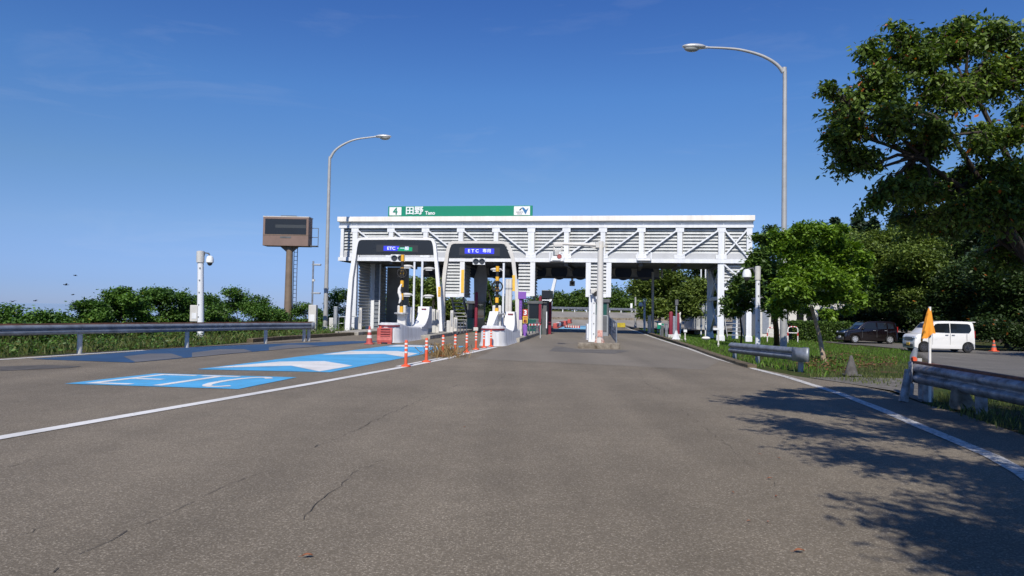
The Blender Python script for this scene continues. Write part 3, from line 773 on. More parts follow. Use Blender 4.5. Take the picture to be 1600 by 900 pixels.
def louvre_y(s, y0, y1, z0, z1, sgn=1, parent=None, name='side_louvre'):
    """slats running front to back, facing +s when sgn is 1"""
    A = louvre_prof(z0, z1, 0.215, 0.0, 0.10); V = []; F = []
    for yy, z in A: V += [(s-sgn*yy, y0, z), (s-sgn*yy, y1, z)]
    for i in range(len(A)-1): F.append((2*i, 2*i+1, 2*i+3, 2*i+2))
    return MB()._add(V, F).build(name, SLAT, parent or T)
for i in range(12):
    louvre_x(us[i]+0.02, us[i+1]-0.02, ZB+0.60, zc+0.02)
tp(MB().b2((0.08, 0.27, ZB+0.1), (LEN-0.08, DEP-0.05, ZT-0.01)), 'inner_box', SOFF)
louvre_y(LEN-0.01, 0.2, DEP, ZB+0.3, zc, 1)
louvre_y(0.01, 0.2, DEP, ZB+0.3, zc, -1)
# soffit with cross beams
mb = MB(); mb.b2((0.02, 0.13, ZB-0.02), (LEN-0.02, DEP, ZB+0.08))
for i in range(1, 12): mb.b2((us[i]-0.12, 0.14, ZB-0.20), (us[i]+0.12, DEP-0.1, ZB-0.022))
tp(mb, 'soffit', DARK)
# legs
def leg(s, y, w=0.34, m=WHITE, z0=-0.2, d=0.30):
    mb = MB(); mb.b2((s-w/2, y-d/2, z0), (s+w/2, y+d/2, ZB-0.002)); mb.b2((s-w*0.62, y-d*0.62, z0), (s+w*0.62, y+d*0.62, 0.14)); return tp(mb, 'leg', m, 0.01)
s1, s11, s12 = us[1], us[11], us[12]
leg(s1, 0.12); leg(s1, DEP-0.3); leg(s11, 0.12, 0.40); leg(s11, DEP-0.3, 0.40); leg(s12, 0.15, 0.32); leg(s12, DEP-0.3, 0.32)
# left stair well: louvred side walls either side of a ladder column
louvre_y(s1+0.25, 0.35, 2.55, 0.2, ZB-0.05, 1, name='side_wall')
louvre_y(s1+0.25, 3.30, DEP, 0.2, ZB-0.05, 1, name='side_wall')
mb = MB(); mb.b2((s1-0.1, 2.62, 0.0), (s1+0.42, 2.72, ZB-0.03)); mb.b2((s1+0.30, 2.72, 0.0), (s1+0.42, 3.24, ZB-0.03))
mb.b2((s1+0.42, 2.60, 0.0), (s1+0.50, 2.70, ZB-0.03)); mb.b2((s1+0.85, 2.60, 0.0), (s1+0.93, 2.70, ZB-0.03))
tp(mb, 'ladder_column', WHITE)
mb = MB()
for k in range(15): mb.bar((s1+0.44, 2.62, 0.25+k*0.30), (s1+0.92, 2.62, 0.25+k*0.30), 0.035)
mb.b2((s1+0.50, 2.71, 0.0), (s1+0.85, 2.74, ZB-0.05))
tp(mb, 'ladder', ZINC)
tp(MB().b2((s1+0.3, DEP-0.15, 0.0), (s1+2.0, DEP-0.05, ZB-0.05)), 'rear_wall', SOFF)
# right tower bracing
for z0, z1 in ((0.3, 2.5), (2.5, ZB-0.1)):
    brace(s11, 0, s11, 0.01) if False else None
    tp(MB().bar((s11, 0.4, z0), (s11, DEP-0.5, z1), 0.14, 0.14), 'brace', WHITE); tp(MB().bar((s11+0.02, 0.4, z1), (s11+0.02, DEP-0.5, z0), 0.14, 0.14), 'brace', WHITE)
tp(MB().bar((s11, 0.3, 2.5), (s11, DEP-0.4, 2.5), 0.22, 0.22), 'brace', WHITE)
brace(s11+0.2, ZB-0.10, s12-0.2, ZB-1.25, 0.15); brace(s11+0.2, ZB-1.25, s12-0.2, ZB-0.10, 0.15, 0.02)
louvre_x(s11+0.2, s12-0.15, ZB-1.5, ZB-0.03, y=0.20)
tp(MB().b2((s11+0.2, 0.1, ZB-1.68), (s12-0.15, 0.24, ZB-1.5)), 'sill_panel', WHITE)
mb = MB()
for k in range(12): mb.b2((s11+0.55, 0.9+k*0.28, 0.15+k*0.24), (s11+1.5, 1.2+k*0.28, 0.19+k*0.24))
mb.bar((s11+0.52, 0.8, 0.0), (s11+0.52, 4.3, 3.0), 0.05, 0.2); mb.bar((s11+1.53, 0.8, 0.0), (s11+1.53, 4.3, 3.0), 0.05, 0.2)
tp(mb, 'staircase', GREYM)
# three louvred stair housings hung beneath the truss, stairs dropping to the islands
def housing(x0, x1, yb, posts, stair=True, dpt=2.6):
    a, z = tr(x0, yb); b, _ = tr(x1, yb)
    e = bpy.data.objects.new('stair_housing', None); COL.objects.link(e); e.parent = T; e.empty_display_size = .2
    louvre_x(a+0.02, b-0.02, z+0.24, ZB-0.03, y=0.0, parent=e)
    louvre_y(b, 0.14, dpt, z+0.02, ZB-0.03, 1, parent=e); louvre_y(a, 0.14, dpt, z+0.02, ZB-0.03, -1, parent=e)
    MB().b2((a-0.02, -0.03, z), (b+0.02, 0.10, z+0.235)).build('sill_panel', WHITE, e)
    for p in posts:
        s = a if p < 0 else b
        MB().b2((s-0.17, -0.09, z+0.02), (s+0.15, 0.09, ZB-0.02)).build('post', WHITE, e, bevel=0.01)
    if stair:
        m2 = MB(); c = a+(b-a)*0.62; wd = 0.8; n = 9
        for k in range(n):
            zz = z-0.05-(k+0.5)*(z-0.25)/n; y = 0.5+k*0.12
            m2.b2((c-wd/2+k*0.03, y, zz), (c+wd/2+k*0.03, y+0.26, zz+0.05))
        for q in (-1, 1): m2.bar((c+q*wd/2, 0.6, z), (c+q*wd/2+0.27, 1.7, 0.25), 0.06, 0.22)
        m2.build('staircase', SOFF, e)
    return a, b, z
A_, B_, Z_ = housing(694, 722, 464, (1,))
MB().b2((B_-0.06, -0.12, Z_+0.3), (B_+0.13, -0.093, ZB-0.55)).build('warning_strip', YELS, T)
housing(809, 832, 463, (1,))
housing(919, 951, 464.5, (-1, 1), False)
# rear canopy wall with a row of dark discs
s0, s1_ = tr(664, 430)[0]*1.02, None
e = dep(1030, 436, 51.0); eR = (e-P0).dot(U)
e0 = dep(664, 430, 54.0); eL = (e0-P0).dot(U)
zlow = e.z
cw = bpy.data.objects.new('rear_canopy', None); COL.objects.link(cw); cw.parent = T
MB().b2((eL, DEP-0.2, zlow), (eR, DEP+0.1, ZB+0.3)).build('canopy_wall', SOFF, cw)
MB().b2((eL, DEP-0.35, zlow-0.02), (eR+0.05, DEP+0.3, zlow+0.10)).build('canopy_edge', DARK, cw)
nd = 11
for k in range(nd):
    s = eL+1.0+(eR-eL-2.0)*k/(nd-1)
    MB().lathe([(0.60, 0.0), (0.60, 0.02)], (s, DEP-0.228, ZB-0.28), 28, 'y').build('disc', NAVY, cw)
mb = MB()
for k in range(4): mb.lathe([(0.04, 0), (0.09, 0.02), (0.09, 0.12), (0.03, 0.16)], (eR+0.10, DEP-0.1+0.0*k, zlow+0.15+k*0.17), 10, 'x')
mb.build('edge_lamp', LIGHTG, cw)
# small frames with a grey box on the front of the truss (above each cash lane)
for (xa, xb, ya, yb, ball) in ((860.5, 881, 395, 409, True), (996, 1017, 395, 408, False)):
    a, zt = tr(xa, ya); b, zb = tr(xb, yb)
    m2 = MB()
    for s in (a, b): m2.b2((s-0.04, -0.55, zb), (s+0.04, -0.47, zt))
    m2.b2((a, -0.55, zb), (b, -0.47, zb+0.06)); m2.b2((a, -0.5, zb), (b, -0.12, zb+0.04))
    if not ball:
        for k in range(3): m2.b2((a, -0.53, zb+0.14+k*0.13), (b, -0.50, zb+0.17+k*0.13))
    f = m2.build('service_frame', WHITE, T)
    if ball: MB().b2((a+0.17, -0.62, zb+0.05), (b-0.17, -0.56, zt+0.02)).build('lamp_housing', TXTW, f)

# ------------------------------------------------------------------ green name board on the roof
a, zb = tr(608, 338.6); b, _ = tr(832.5, 338.6); zt = tr(720, 322.5)[1]; zb = ZF+0.015; 
sc_ = P0+U*((a+b)/2)+NB*(-0.22)
SG = empty('name_board', (sc_.x, sc_.y, zb), 'green expressway name board with white number 4 on the gate roof', 'sign', rz=TH)
W_, H_ = b-a, zt-zb
MB().b2((-W_/2, 0.0, 0.0), (W_/2, 0.14, H_)).build('board', SIGNG, SG, bevel=0.01)
MB().b2((-W_/2+0.09, -0.014, 0.07), (-W_/2+0.09+0.84, -0.002, H_-0.06)).build('number_panel', TXTW, SG)
text_obj('numeral', '4', 0.66, SIGNG, SG, (-W_/2+0.51, -0.026, H_/2-0.01), bold=0.009)
text_obj('kanji', '田野', 0.58, TXTW, SG, (-W_/2+1.83, -0.012, H_/2+0.01), bold=0.016, sx=1.08)
text_obj('roman_name', 'Tano', 0.33, TXTW, SG, (-W_/2+2.92, -0.010, H_/2-0.13), bold=0.010)
pn = MB().b2((W_/2-1.22, -0.014, 0.05), (W_/2-0.16, -0.002, H_-0.05)).build('emblem_panel', TXTW, SG)
cx = W_/2-0.69
def zz(v): return H_/2+v
mb = MB(); mb.prism([(cx-.20, zz(.02)), (cx-.10, zz(.03)), (cx+.04, zz(.20)), (cx-.04, zz(.18)), (cx-.14, zz(.10))], -0.024, -0.016); mb.build('emblem_swoosh', BLACK, SG)
mb = MB(); mb.prism([(cx-.02, zz(.20)), (cx+.10, zz(.22)), (cx+.27, zz(.04)), (cx+.34, zz(.12)), (cx+.43, zz(.16)), (cx+.24, zz(-.24))], -0.026, -0.016); mb.build('emblem_mark', LOGOB, SG)
text_obj('emblem_lettering', 'NEXCO', 0.13, BLACK, SG, (cx-.15, -0.020, zz(-.10)), depth=0.003)
text_obj('emblem_lettering', '西日本', 0.08, BLACK, SG, (cx-.15, -0.020, zz(-.22)), depth=0.003, sx=1.3)
# ------------------------------------------------------------------ lane portals
def plane_loc(base, th):
    u = Vector((math.cos(th), math.sin(th), 0)); n = Vector((-math.sin(th), math.cos(th), 0))
    def f(px, py):
        d = ray(px, py); t = (base-EYE).dot(n)/d.dot(n); p = EYE+d*t
        return ((p-base).dot(u), p.z-base.z)
    return f
def portal(base, th, outer, inner, frame_m, label, panel, band, led, lamp, D=0.45):
    root = empty('lane_portal', base, label, 'lane portal', 'portals over the electronic toll lanes', rz=th)
    f = plane_loc(base, th)
    A = [f(*p) for p in outer]; B = [f(*p) for p in inner]
    A[0] = (A[0][0], -0.05); B[0] = (B[0][0], -0.05); A[-1] = (A[-1][0], -0.05); B[-1] = (B[-1][0], -0.05)
    MB().strip(A, B, 0, D).build('frame', frame_m, root, smooth=False, bevel=0.015)
    if panel:
        P = [f(*p) for p in panel]
        bp = MB().prism(P, 0.03, D-0.05).build('display_housing', BLACK, root)
        P2 = [f(*p) for p in band]
        sc = MB().b2((P2[0][0], 0.012, P2[1][1]), (P2[1][0], 0.028, P2[0][1])).build('screen', mat('screen_bezel', (0.035, 0.036, 0.038), 0.35, var=0.0), root)
        led(f, sc)
    if lamp:
        x0, x1, y0, y1, cs, r = lamp
        a = f(x0, y0); b = f(x1, y1)
        lb = MB().b2((a[0], -0.10, b[1]), (b[0], 0.02, a[1])).build('signal_box', LIGHTG if False else TXTW, root, bevel=0.01)
        for cx in cs:
            c = f(cx, (y0+y1)/2)
            MB().lathe([(r, -0.125), (r*0.97, -0.104)], (c[0], 0, c[1]), 20, 'y').build('signal_lamp', LENS, lb)
            V = MB(); m = 14; pr = []
            for k in range(m+1):
                t = math.pi*k/m; pr.append((c[0]+r*1.12*math.cos(t), c[1]+r*1.12*math.sin(t)))
            for p_, q_ in zip(pr[:-1], pr[1:]): V._add([(p_[0], -0.12, p_[1]), (q_[0], -0.12, q_[1]), (q_[0], -0.26, q_[1]), (p_[0], -0.26, p_[1])], [(0, 1, 2, 3)])
            V.build('lamp_hood', GREYM, lb)
    return root, f
O1 = [(538.5, 516.5), (540.5, 485), (544.5, 435), (550, 400), (553.5, 383), (555.5, 377), (558, 373), (562, 371), (620, 370.6), (672, 371.5), (676.5, 373), (679, 376.5), (681, 382), (685.5, 425), (689, 469), (691.5, 518)]
I1 = [(546, 516.5), (547.5, 485), (551, 435), (556, 402), (558, 387), (559.5, 380), (561, 376.5), (564, 375), (620, 374.6), (670, 375.3), (673.5, 376.3), (675, 379), (676.5, 385), (680, 425), (683.3, 469), (685, 518)]
def led1(f, sc):
    a = f(599.5, 384.2); b = f(644, 392.4); m_ = f(623, 390)
    r = sc.parent
    MB().prism([(a[0], b[1]), (m_[0]-0.09, b[1]), (m_[0]+0.03, a[1]), (a[0], a[1])], -0.002, 0.010).build('led_field', LEDB, sc)
    MB().prism([(m_[0]-0.07, b[1]), (b[0], b[1]), (b[0], a[1]-0.06), (m_[0]+0.03, a[1]-0.06)], -0.002, 0.010).build('led_field', LEDG, sc)
    h = a[1]-b[1]
    c = f(611.3, 388.2); text_obj('led_lettering', 'ETC', h*0.88, LEDW, sc, (c[0], -0.008, c[1]), depth=0.002, bold=0.006, sx=1.1)
    c = f(621.8, 388.2); text_obj('led_lettering', '・', h*0.8, LEDW, sc, (c[0], -0.008, c[1]), depth=0.002, bold=0.006)
    c = f(632.2, 388.4); text_obj('led_lettering', '一般', h*0.80, LEDW, sc, (c[0], -0.008, c[1]), depth=0.002, bold=0.006, sx=1.15)
b1 = dep(615, 480, 41.5); b1.z = 0.18
PT1, f1 = portal(b1, R(-1), O1, I1, BRIGHTW, 'bright white toll lane portal over the leftmost lane, blue and green screen reading ETC', 
    [(555.6, 397.6), (560.2, 377), (562, 374.9), (672, 375.4), (674.5, 377), (677.6, 397.8)], [(588, 382.2), (653, 394.5)], led1, (611, 632.5, 397.8, 409.2, (616.6, 626.8), 0.165))
a = f1(684.6, 448); b = f1(688.2, 463.8)
st = MB().b2((a[0], -0.012, b[1]), (b[0], -0.002, a[1])).build('warning_sticker', YELS, PT1)
for k in range(5):
    z = a[1]-0.09-k*(a[1]-b[1]-0.06)/5; cx = (a[0]+b[0])/2
    MB().b2((cx-0.035, -0.016, z-0.035), (cx+0.035, -0.013, z+0.02)).build('sticker_print', OCHR, st)
O2 = [(688, 517), (688.3, 470), (688.6, 453), (692, 421), (696, 395), (698.5, 385), (701.5, 379), (706, 376.6), (745, 376.2), (786, 376.8), (792, 378), (796.5, 382.5), (800.5, 391), (805, 408), (810, 453), (811, 470), (812, 523)]
I2 = [(694.5, 517), (694.5, 470), (694.7, 453), (698, 421), (701.5, 395), (703.5, 387), (705.5, 382.6), (709, 380.8), (745, 380.5), (784, 380.9), (788.5, 382), (791.5, 385.5), (795, 393), (799, 408), (804, 453), (805, 470), (806, 523)]
def led2(f, sc):
    a = f(726.3, 387.8); b = f(772, 396.8); h = a[1]-b[1]
    MB().b2((a[0], -0.002, b[1]), (b[0], 0.010, a[1])).build('led_field', LEDB, sc)
    c = f(739.5, 392.2); text_obj('led_lettering', 'E T C', h*0.82, LEDW, sc, (c[0], -0.008, c[1]), depth=0.002, bold=0.007, sx=1.05)
    c = f(760.7, 392.2); text_obj('led_lettering', '専用', h*0.76, LEDW, sc, (c[0], -0.008, c[1]), depth=0.002, bold=0.004, sx=1.08)
b2 = dep(748, 480, 42.8); b2.z = 0.18
PT2, f2 = portal(b2, R(-2), O2, I2, OFFW, 'greyish toll lane portal over the second lane, blue screen with two characters after ETC',
    [(700.8, 403), (704.5, 386), (707, 381.8), (709, 380.9), (784, 381), (788, 382), (791, 386), (797.8, 403.2)], [(717.5, 386), (781, 400)], led2, (739, 758, 403.4, 413.8, (743.9, 753.2), 0.165))
a = f2(800.6, 430); b = f2(803.6, 455)
MB().b2((a[0], -0.014, b[1]), (b[0]+0.03, -0.002, a[1])).build('warning_strip', YELS, PT2)
# a third portal facing the other way beyond the building
b3 = dep(895, 500, 66); b3.z = 0.18
k3 = 66/FPX
o3 = [(-2.30, 0), (-2.28, 1.6), (-2.1, 3.2), (-1.75, 4.7), (-1.5, 5.35), (-1.1, 5.6), (1.1, 5.6), (1.5, 5.35), (1.75, 4.7), (2.1, 3.2), (2.28, 1.6), (2.30, 0)]
i3 = [(-2.02, 0), (-2.0, 1.6), (-1.82, 3.2), (-1.5, 4.7), (-1.25, 5.2), (-1.0, 5.4), (1.0, 5.4), (1.25, 5.2), (1.5, 4.7), (1.82, 3.2), (2.0, 1.6), (2.02, 0)]
r3 = empty('lane_portal', b3, 'white portal leg curving up beyond the building, facing away', 'lane portal', 'portals over the electronic toll lanes', rz=TH)
MB().strip(o3, i3, 0, 0.45).build('frame', WHITE, r3)
MB().prism([(-1.55, 4.55), (-1.25, 5.2), (1.25, 5.2), (1.55, 4.55)], 0.05, 0.4).build('display_housing', BLACK, r3)

# ------------------------------------------------------------------ islands
def island(label, px_near, px_far, width, zprof, fin, far_len, group='white bull noses of the toll islands'):
    A = at(*px_near, 0.0); B = at(*px_far, 0.0); d = (B-A); L = d.length; d.normalize(); th = math.atan2(d.y, d.x)-math.pi/2
    left = Vector((-d.y, d.x, 0)); c0 = A+left*width/2
    root = empty('island_nose', (c0.x, c0.y, 0), label, 'island nose', group, rz=th)
    # body: cross sections along y (local), rounded at the tip
    n = 26; V = []; F = []; ring = 10
    for i in range(n):
        t = i/(n-1); y = L*t; yy = min(1.0, y/0.75); wd = width*math.sqrt(max(0.0, 1-(1-yy)**2))*0.5 if yy < 1 else width*0.5
        wd = max(wd, 0.06)
        z = np.interp(y, [p[0] for p in zprof], [p[1] for p in zprof]); bev = min(0.12, wd*0.6, z*0.4)
        fl = 0.06
        sec = [(-wd-fl, 0), (-wd, 0.18), (-wd*0.97, z-bev), (-wd*0.97+bev*0.3, z-bev*0.3), (-wd*0.97+bev, z), (wd*0.97-bev, z), (wd*0.97-bev*0.3, z-bev*0.3), (wd*0.97, z-bev), (wd, 0.18), (wd+fl, 0)]
        V += [(x, y, zv) for x, zv in sec]
    for i in range(n-1):
        for k in range(ring-1): F.append((i*ring+k, i*ring+k+1, (i+1)*ring+k+1, (i+1)*ring+k))
    F.append(tuple(range(ring-1, -1, -1))); F.append(tuple((n-1)*ring+k for k in range(ring)))
    MB()._add(V, F).build('nose', NOSE, root, smooth=True)
    for (pts, x0, x1, slope) in fin:
        m2 = MB(); nn = len(pts)
        P = [(x0, y, z) for y, z in pts]+[(x1-slope*max(0, z-0.6), y, z) for y, z in pts]
        m2._add(P, [tuple(range(nn)), tuple(range(2*nn-1, nn-1, -1))]+[(i, i+nn, (i+1) % nn+nn, (i+1) % nn) for i in range(nn)])
        m2.build('fin', NOSE, root, bevel=0.02)
    # red reflective band round the nose tip
    mb = MB(); zt = zprof[0][1]-0.12; prev = None
    for k in range(17):
        a_ = math.pi*(0.02+0.50*k/16) if True else 0
        t = k/16.0; ang = math.pi*t; x = -math.cos(ang)*(width/2+0.008)*0.985; y = 0.75*(1-math.sin(ang))
        if prev:
            mb._add([(prev[0], prev[1]-0.012, zt-0.035), (x, y-0.012, zt-0.035), (x, y-0.012, zt+0.035), (prev[0], prev[1]-0.012, zt+0.035)], [(0, 1, 2, 3)])
        prev = (x, y)
    return root, th, L, d
def fincurve(y0, y1, ztop, zlow, yb):
    pts = [(y0, zlow-0.1), (y0, zlow)]
    for k in range(9):
        t = k/8.0; pts.append((y0+(y1-y0)*math.sin(t*math.pi/2)*1.0, zlow+(ztop-zlow)*(1-math.cos(t*math.pi/2))))
    pts += [(y1+0.05, ztop), (yb, ztop), (yb+0.1, zlow-0.1)]
    return pts
# local x to the right is +x (toward the open road)
I_1, th1, L1, d1 = island('white island nose behind the red barrier, tall curved fin at its back', (620, 536.2), (668, 528.5), 1.0,
    [(0, .86), (.6, .86), (1.2, .80), (2.2, .68), (4, .62), (8, .60)], [(fincurve(4.5, 6.1, 1.60, 0.60, 6.7), -0.10, 0.50, 0.0)], 8)
I_2, th2, L2, d2 = island('white island nose at the end of the orange posts, with two fins', (786, 541.5), (813, 533), 1.05,
    [(0, .82), (.5, .84), (1.0, .78), (2.2, .66), (3, .60), (8, .58)], [(fincurve(2.9, 4.1, 1.42, 0.55, 4.7), -0.02, 0.50, 0.10), ([(1.4, 0.6), (1.9, 0.85), (2.6, 1.42), (2.95, 1.42), (3.3, 0.6)], -0.50, -0.24, -0.18)], 6)
for (rt, w_, z_) in ((I_1, 1.0, 0.80), (I_2, 1.05, 0.76)):
    mb = MB(); prev = None
    for k in range(15):
        t = k/14.0; yy = 0.015+0.55*t*t*1.0; wd = w_*math.sqrt(max(0, 1-(1-min(1, yy/0.75))**2))*0.5
    pts = []
    for k in range(-12, 13):
        s = k/12.0; y = 0.75*(1-math.sqrt(max(0, 1-(s*0.96)**2))); pts.append((s*0.96*w_*0.5, y-0.006))
    for a, b in zip(pts[:-1], pts[1:]): mb._add([(a[0]*1.0, a[1]-0.012, z_-0.16+0.05), (b[0], b[1]-0.012, z_-0.11), (b[0], b[1]-0.012, z_-0.04), (a[0], a[1]-0.012, z_-0.04)], [(0, 1, 2, 3)])
    mb.build('red_reflector_band', REDT, rt)
for rt, y_, x_, z_ in ((I_1, 6.05, 0.2, 1.50), (I_2, 4.06, 0.22, 1.33)):
    MB().b2((x_-0.10, y_-0.03, z_-0.05), (x_+0.14, y_+0.02, z_)).build('red_marker', REDT, rt)

def platform(pxl, wid, ylen, z, m=CONC, name='island_platform'):
    A = at(*pxl[0], 0.0); B = at(*pxl[1], 0.0); d = (B-A).normalized(); lf = Vector((-d.y, d.x, 0))
    P = [A, A+d*ylen, A+d*ylen+lf*wid, A+lf*wid]
    return struct(MB().slab([(p.x, p.y) for p in P], -0.02, z).build(name, m, bevel=0.03))
platform(((672, 530.5), (735, 519.5)), 1.9, 26, 0.2)
platform(((812, 535.2), (850, 521)), 1.7, 24, 0.2)
CI = platform(((968, 546.2), (955, 520.5)), 1.65, 22, 0.24, CONCD)
platform(((560, 524.0), (640, 516)), 1.4, 14, 0.18)

# ------------------------------------------------------------------ barrier arms
def stripe_arm(label, base, hgt, ringz, ringr, ribbon, nst=9):
    e = empty('barrier_gate', base, label, 'barrier gate', 'raised striped barrier arms')
    mb, mk = MB(), MB()
    z0 = 0.25
    for k in range(nst):
        a, b = z0+(hgt-z0)*k/nst, z0+(hgt-z0)*(k+1)/nst
        (mb if k % 2 == 0 else mk).tube([(0, 0, a), (0, 0, b-0.001)], 0.085 if k % 2 == 0 else 0.07, 12)
    am = mb.build('arm', YEL, e, smooth=True); mk.build('dark_band', BLK2, am, smooth=True)
    r = MB(); pts = [(ringr*math.cos(2*math.pi*k/24), -0.10, ringz+ringr*math.sin(2*math.pi*k/24)) for k in range(25)]
    r.tube(pts, 0.035, 8, cap=False)
    for a in (60, 120, 90): 
        c, s = math.cos(R(a))*ringr, math.sin(R(a))*ringr
        r.bar((-c, -0.10, ringz-s), (c, -0.10, ringz+s), 0.045)
    r.build('ring', BLK2, e, smooth=True)
    MB().box((0, 0.25, 0.15), (0.40, 0.5, 0.9)).build('drive_cabinet', LIGHTG, e, bevel=0.04)
    mb = MB(); mb.lathe([(0.33, -0.06), (0.35, -0.02), (0.33, 0.02)], (0, 0.0, 0.24), 20); mb.build('drive_disc', GREYM, e)
    if ribbon:
        P = []; n = 14
        for k in range(n+1):
            t = k/n; z = ribbon[0]+(ribbon[1]-ribbon[0])*t; P.append((-0.10+0.05*math.sin(t*7)+0.06*t, -0.11, z))
        MB().tube(P, [0.03+0.045*math.sin(math.pi*k/n)+0.006*(k % 3) for k in range(n+1)], 8).build('tied_cloth', CANV, e, smooth=True)
    return e
p = dep(627, 497, 33.5); stripe_arm('yellow and black barrier arm standing upright, white cloth tied on, at the left portal', p, (497-398)*mpp(33.5), (497-427)*mpp(33.5), 0.21, ((497-474)*mpp(33.5), (497-444)*mpp(33.5)))
p = dep(776, 498, 32.0); stripe_arm('yellow and black barrier arm with a crossed ring standing bare on the second island', p, (498-416)*mpp(32), (498-448)*mpp(32), 0.235, None, 9)

# masts and cabinets on the islands
def post(name, label, px, y0, y1, Y, w, m, cat, group=None, d=None, extra=None, zmin=None):
    b = dep(px, y1, Y); t = dep(px, y0, Y); h = t.z-b.z
    e = empty(name, b, label, cat, group)
    mb = MB().box((0, 0, h/2), (w, d or w, h))
    mb.build('body', m, e, bevel=min(0.02, w*0.1))
    if extra: extra(e, h)
    return e
def mast(label, px, y0, y1, Y, r, lamps, m=WHITE, group='slim white masts behind the left portal', side=1):
    b = dep(px, y1, Y); h = dep(px, y0, Y).z-b.z
    e = empty('lamp_mast', b, label, 'mast', group)
    MB().tube([(0, 0, 0), (0, 0, h)], r, 10).build('pole', m, e, smooth=True)
    for ly in lamps:
        z = h*(ly-y1)/(y0-y1)
        l = MB(); l.bar((0, 0, z), (0.22*side, 0, z+0.03), 0.05)
        l.ell((0.36*side, 0, z+0.05), (0.30, 0.16, 0.09), 12, 6)
        l.build('floodlight', LIGHTG if m is WHITE else GREYM, e, smooth=True)
        MB().box((0.36*side, -0.02, z-0.035), (0.34, 0.2, 0.03)).build('lamp_lens', TXTW, e)
    return e
mast('slim white mast with two lamps turned left, behind the raised arm', 645.5, 409, 513, 36.2, 0.055, (418, 462), side=-1)
mast('slim white mast with two lamps turned right, beside the left portal leg', 658.5, 408, 482, 37.5, 0.06, (421, 464), side=1)
def cab(label, px0, px1, y0, y1, Y, m=LIGHTG, name='toll_cabinet', cat='cabinet', group='toll equipment cabinets', d=0.4, top=None):
    a = dep(px0, y1, Y); b = dep(px1, y1, Y); h = dep((px0+px1)/2, y0, Y).z-(a.z+b.z)/2; c = (a+b)/2
    e = empty(name, c, label, cat, group)
    w_ = (b-a).length
    MB().box((0, d/2, h/2), (w_, d, h)).build('case', m, e, bevel=min(0.03, w_*0.12))
    MB().box((0, -0.012, h*0.52), (w_*0.72, 0.02, h*0.72)).build('door', m, e, bevel=0.005)
    MB().box((w_*0.24, -0.03, h*0.5), (0.025, 0.02, min(0.12, h*.2))).build('handle', GREYM, e)
    return e
cab('pale cabinet behind the upright arm with the white cloth', 632, 642.5, 479.5, 512, 34.8)
cab('pale cabinet tucked behind the fin of the left island nose', 657, 668, 480, 508, 38.2)
MB_d = 'vehicle detector posts beside the lanes'
for lab, px, y0, y1, Y, w_ in (
    ('tall grey detector post standing alone left of the portal', 524, 479, 519, 42.5, 0.22),
    ('pale detector post just inside the left portal leg', 562.5, 481, 515, 43.0, 0.20),
    ('pale detector post just behind the left island fin', 677, 483, 520, 39.5, 0.18),
    ('pale detector post against the right leg of the left portal', 683.3, 484, 522, 39.0, 0.17),
    ('pale detector post right of both portal legs', 705.6, 485, 521, 40.5, 0.17),
    ('small detector post near the foot of the hanging stairs', 711.5, 496, 520, 42.5, 0.22)):
    def ex(e, h, w_=w_):
        MB().box((-w_*1.1, 0.02, h*0.28), (w_*1.15, 0.25, h*0.56)).build('junction_box', LIGHTG, e, bevel=0.015)
        MB().box((0, -w_/2-0.006, h*0.6), (w_*0.5, 0.012, h*0.6)).build('sensor_window', GREYM, e)
    post('detector_post', lab, px, y0, y1, Y, w_, OFFW if px > 530 else ZINC, 'detector post', MB_d, extra=ex)
# equipment on the second island
for lab, x0, x1, y0, y1, Y in (('slim white cabinet right behind the ringed barrier arm', 779.5, 784.5, 486, 514, 33.2), ('narrow white cabinet between the fins of the second island', 786.5, 789, 489, 513, 33.5), ('grey ticket reader mounted in front of the second island fin', 790.5, 797, 497, 513, 35.5)):
    cab(lab, x0, x1, y0, y1, Y, d=0.3)
mast('white mast with one small lamp behind the ringed barrier arm', 785.5, 411, 512, 34.5, 0.055, (423,), group=None, side=-1)
for lab, px, Y in (('left one of two white pipes rising by the second portal', 791.5, 37.5), ('right one of two white pipes rising by the second portal', 796.5, 37.5)):
    b = dep(px, 512, Y); h = dep(px, 436, Y).z-b.z
    e = empty('pipe_post', b, lab, 'pipe'); MB().tube([(0, 0, 0), (0, 0, h)], 0.10, 10).build('pipe', OFFW, e, smooth=True)
    mb = MB()
    for z in (0.5, h-0.5): mb.lathe([(0.115, -0.04), (0.115, 0.04)], (0, 0, z), 10)
    mb.build('clamp', GREYM, e)
b = dep(813, 505, 37.0); 
e = empty('purple_lane_signal', b, 'purple signal box on a purple post beside the second portal', 'lane signal')
k = mpp(37)
MB().tube([(0, 0, -0.9), (0, 0, 38*k)], 0.085, 10).build('post', PURPLE, e, smooth=True)
MB().box((0.07, 0.0, 43.5*k), (12.5*k, 0.35, 11.5*k)).build('signal_box', PURPLE, e, bevel=0.02)
mb = MB()
for q in range(7): mb.box((0.0, -0.088, 0.2+q*0.14), (0.04, 0.02, 0.03))
mb.build('post_slot', DARK, e)
cab('purple payment cabinet below the number 3 board', 816.3, 823.5, 507.5, 528.5, 37.2, PURPLE)
cab('slanted pale cabinet between the second island fin and the purple cabinet', 810.5, 815.5, 500, 531, 36.3, OFFW)
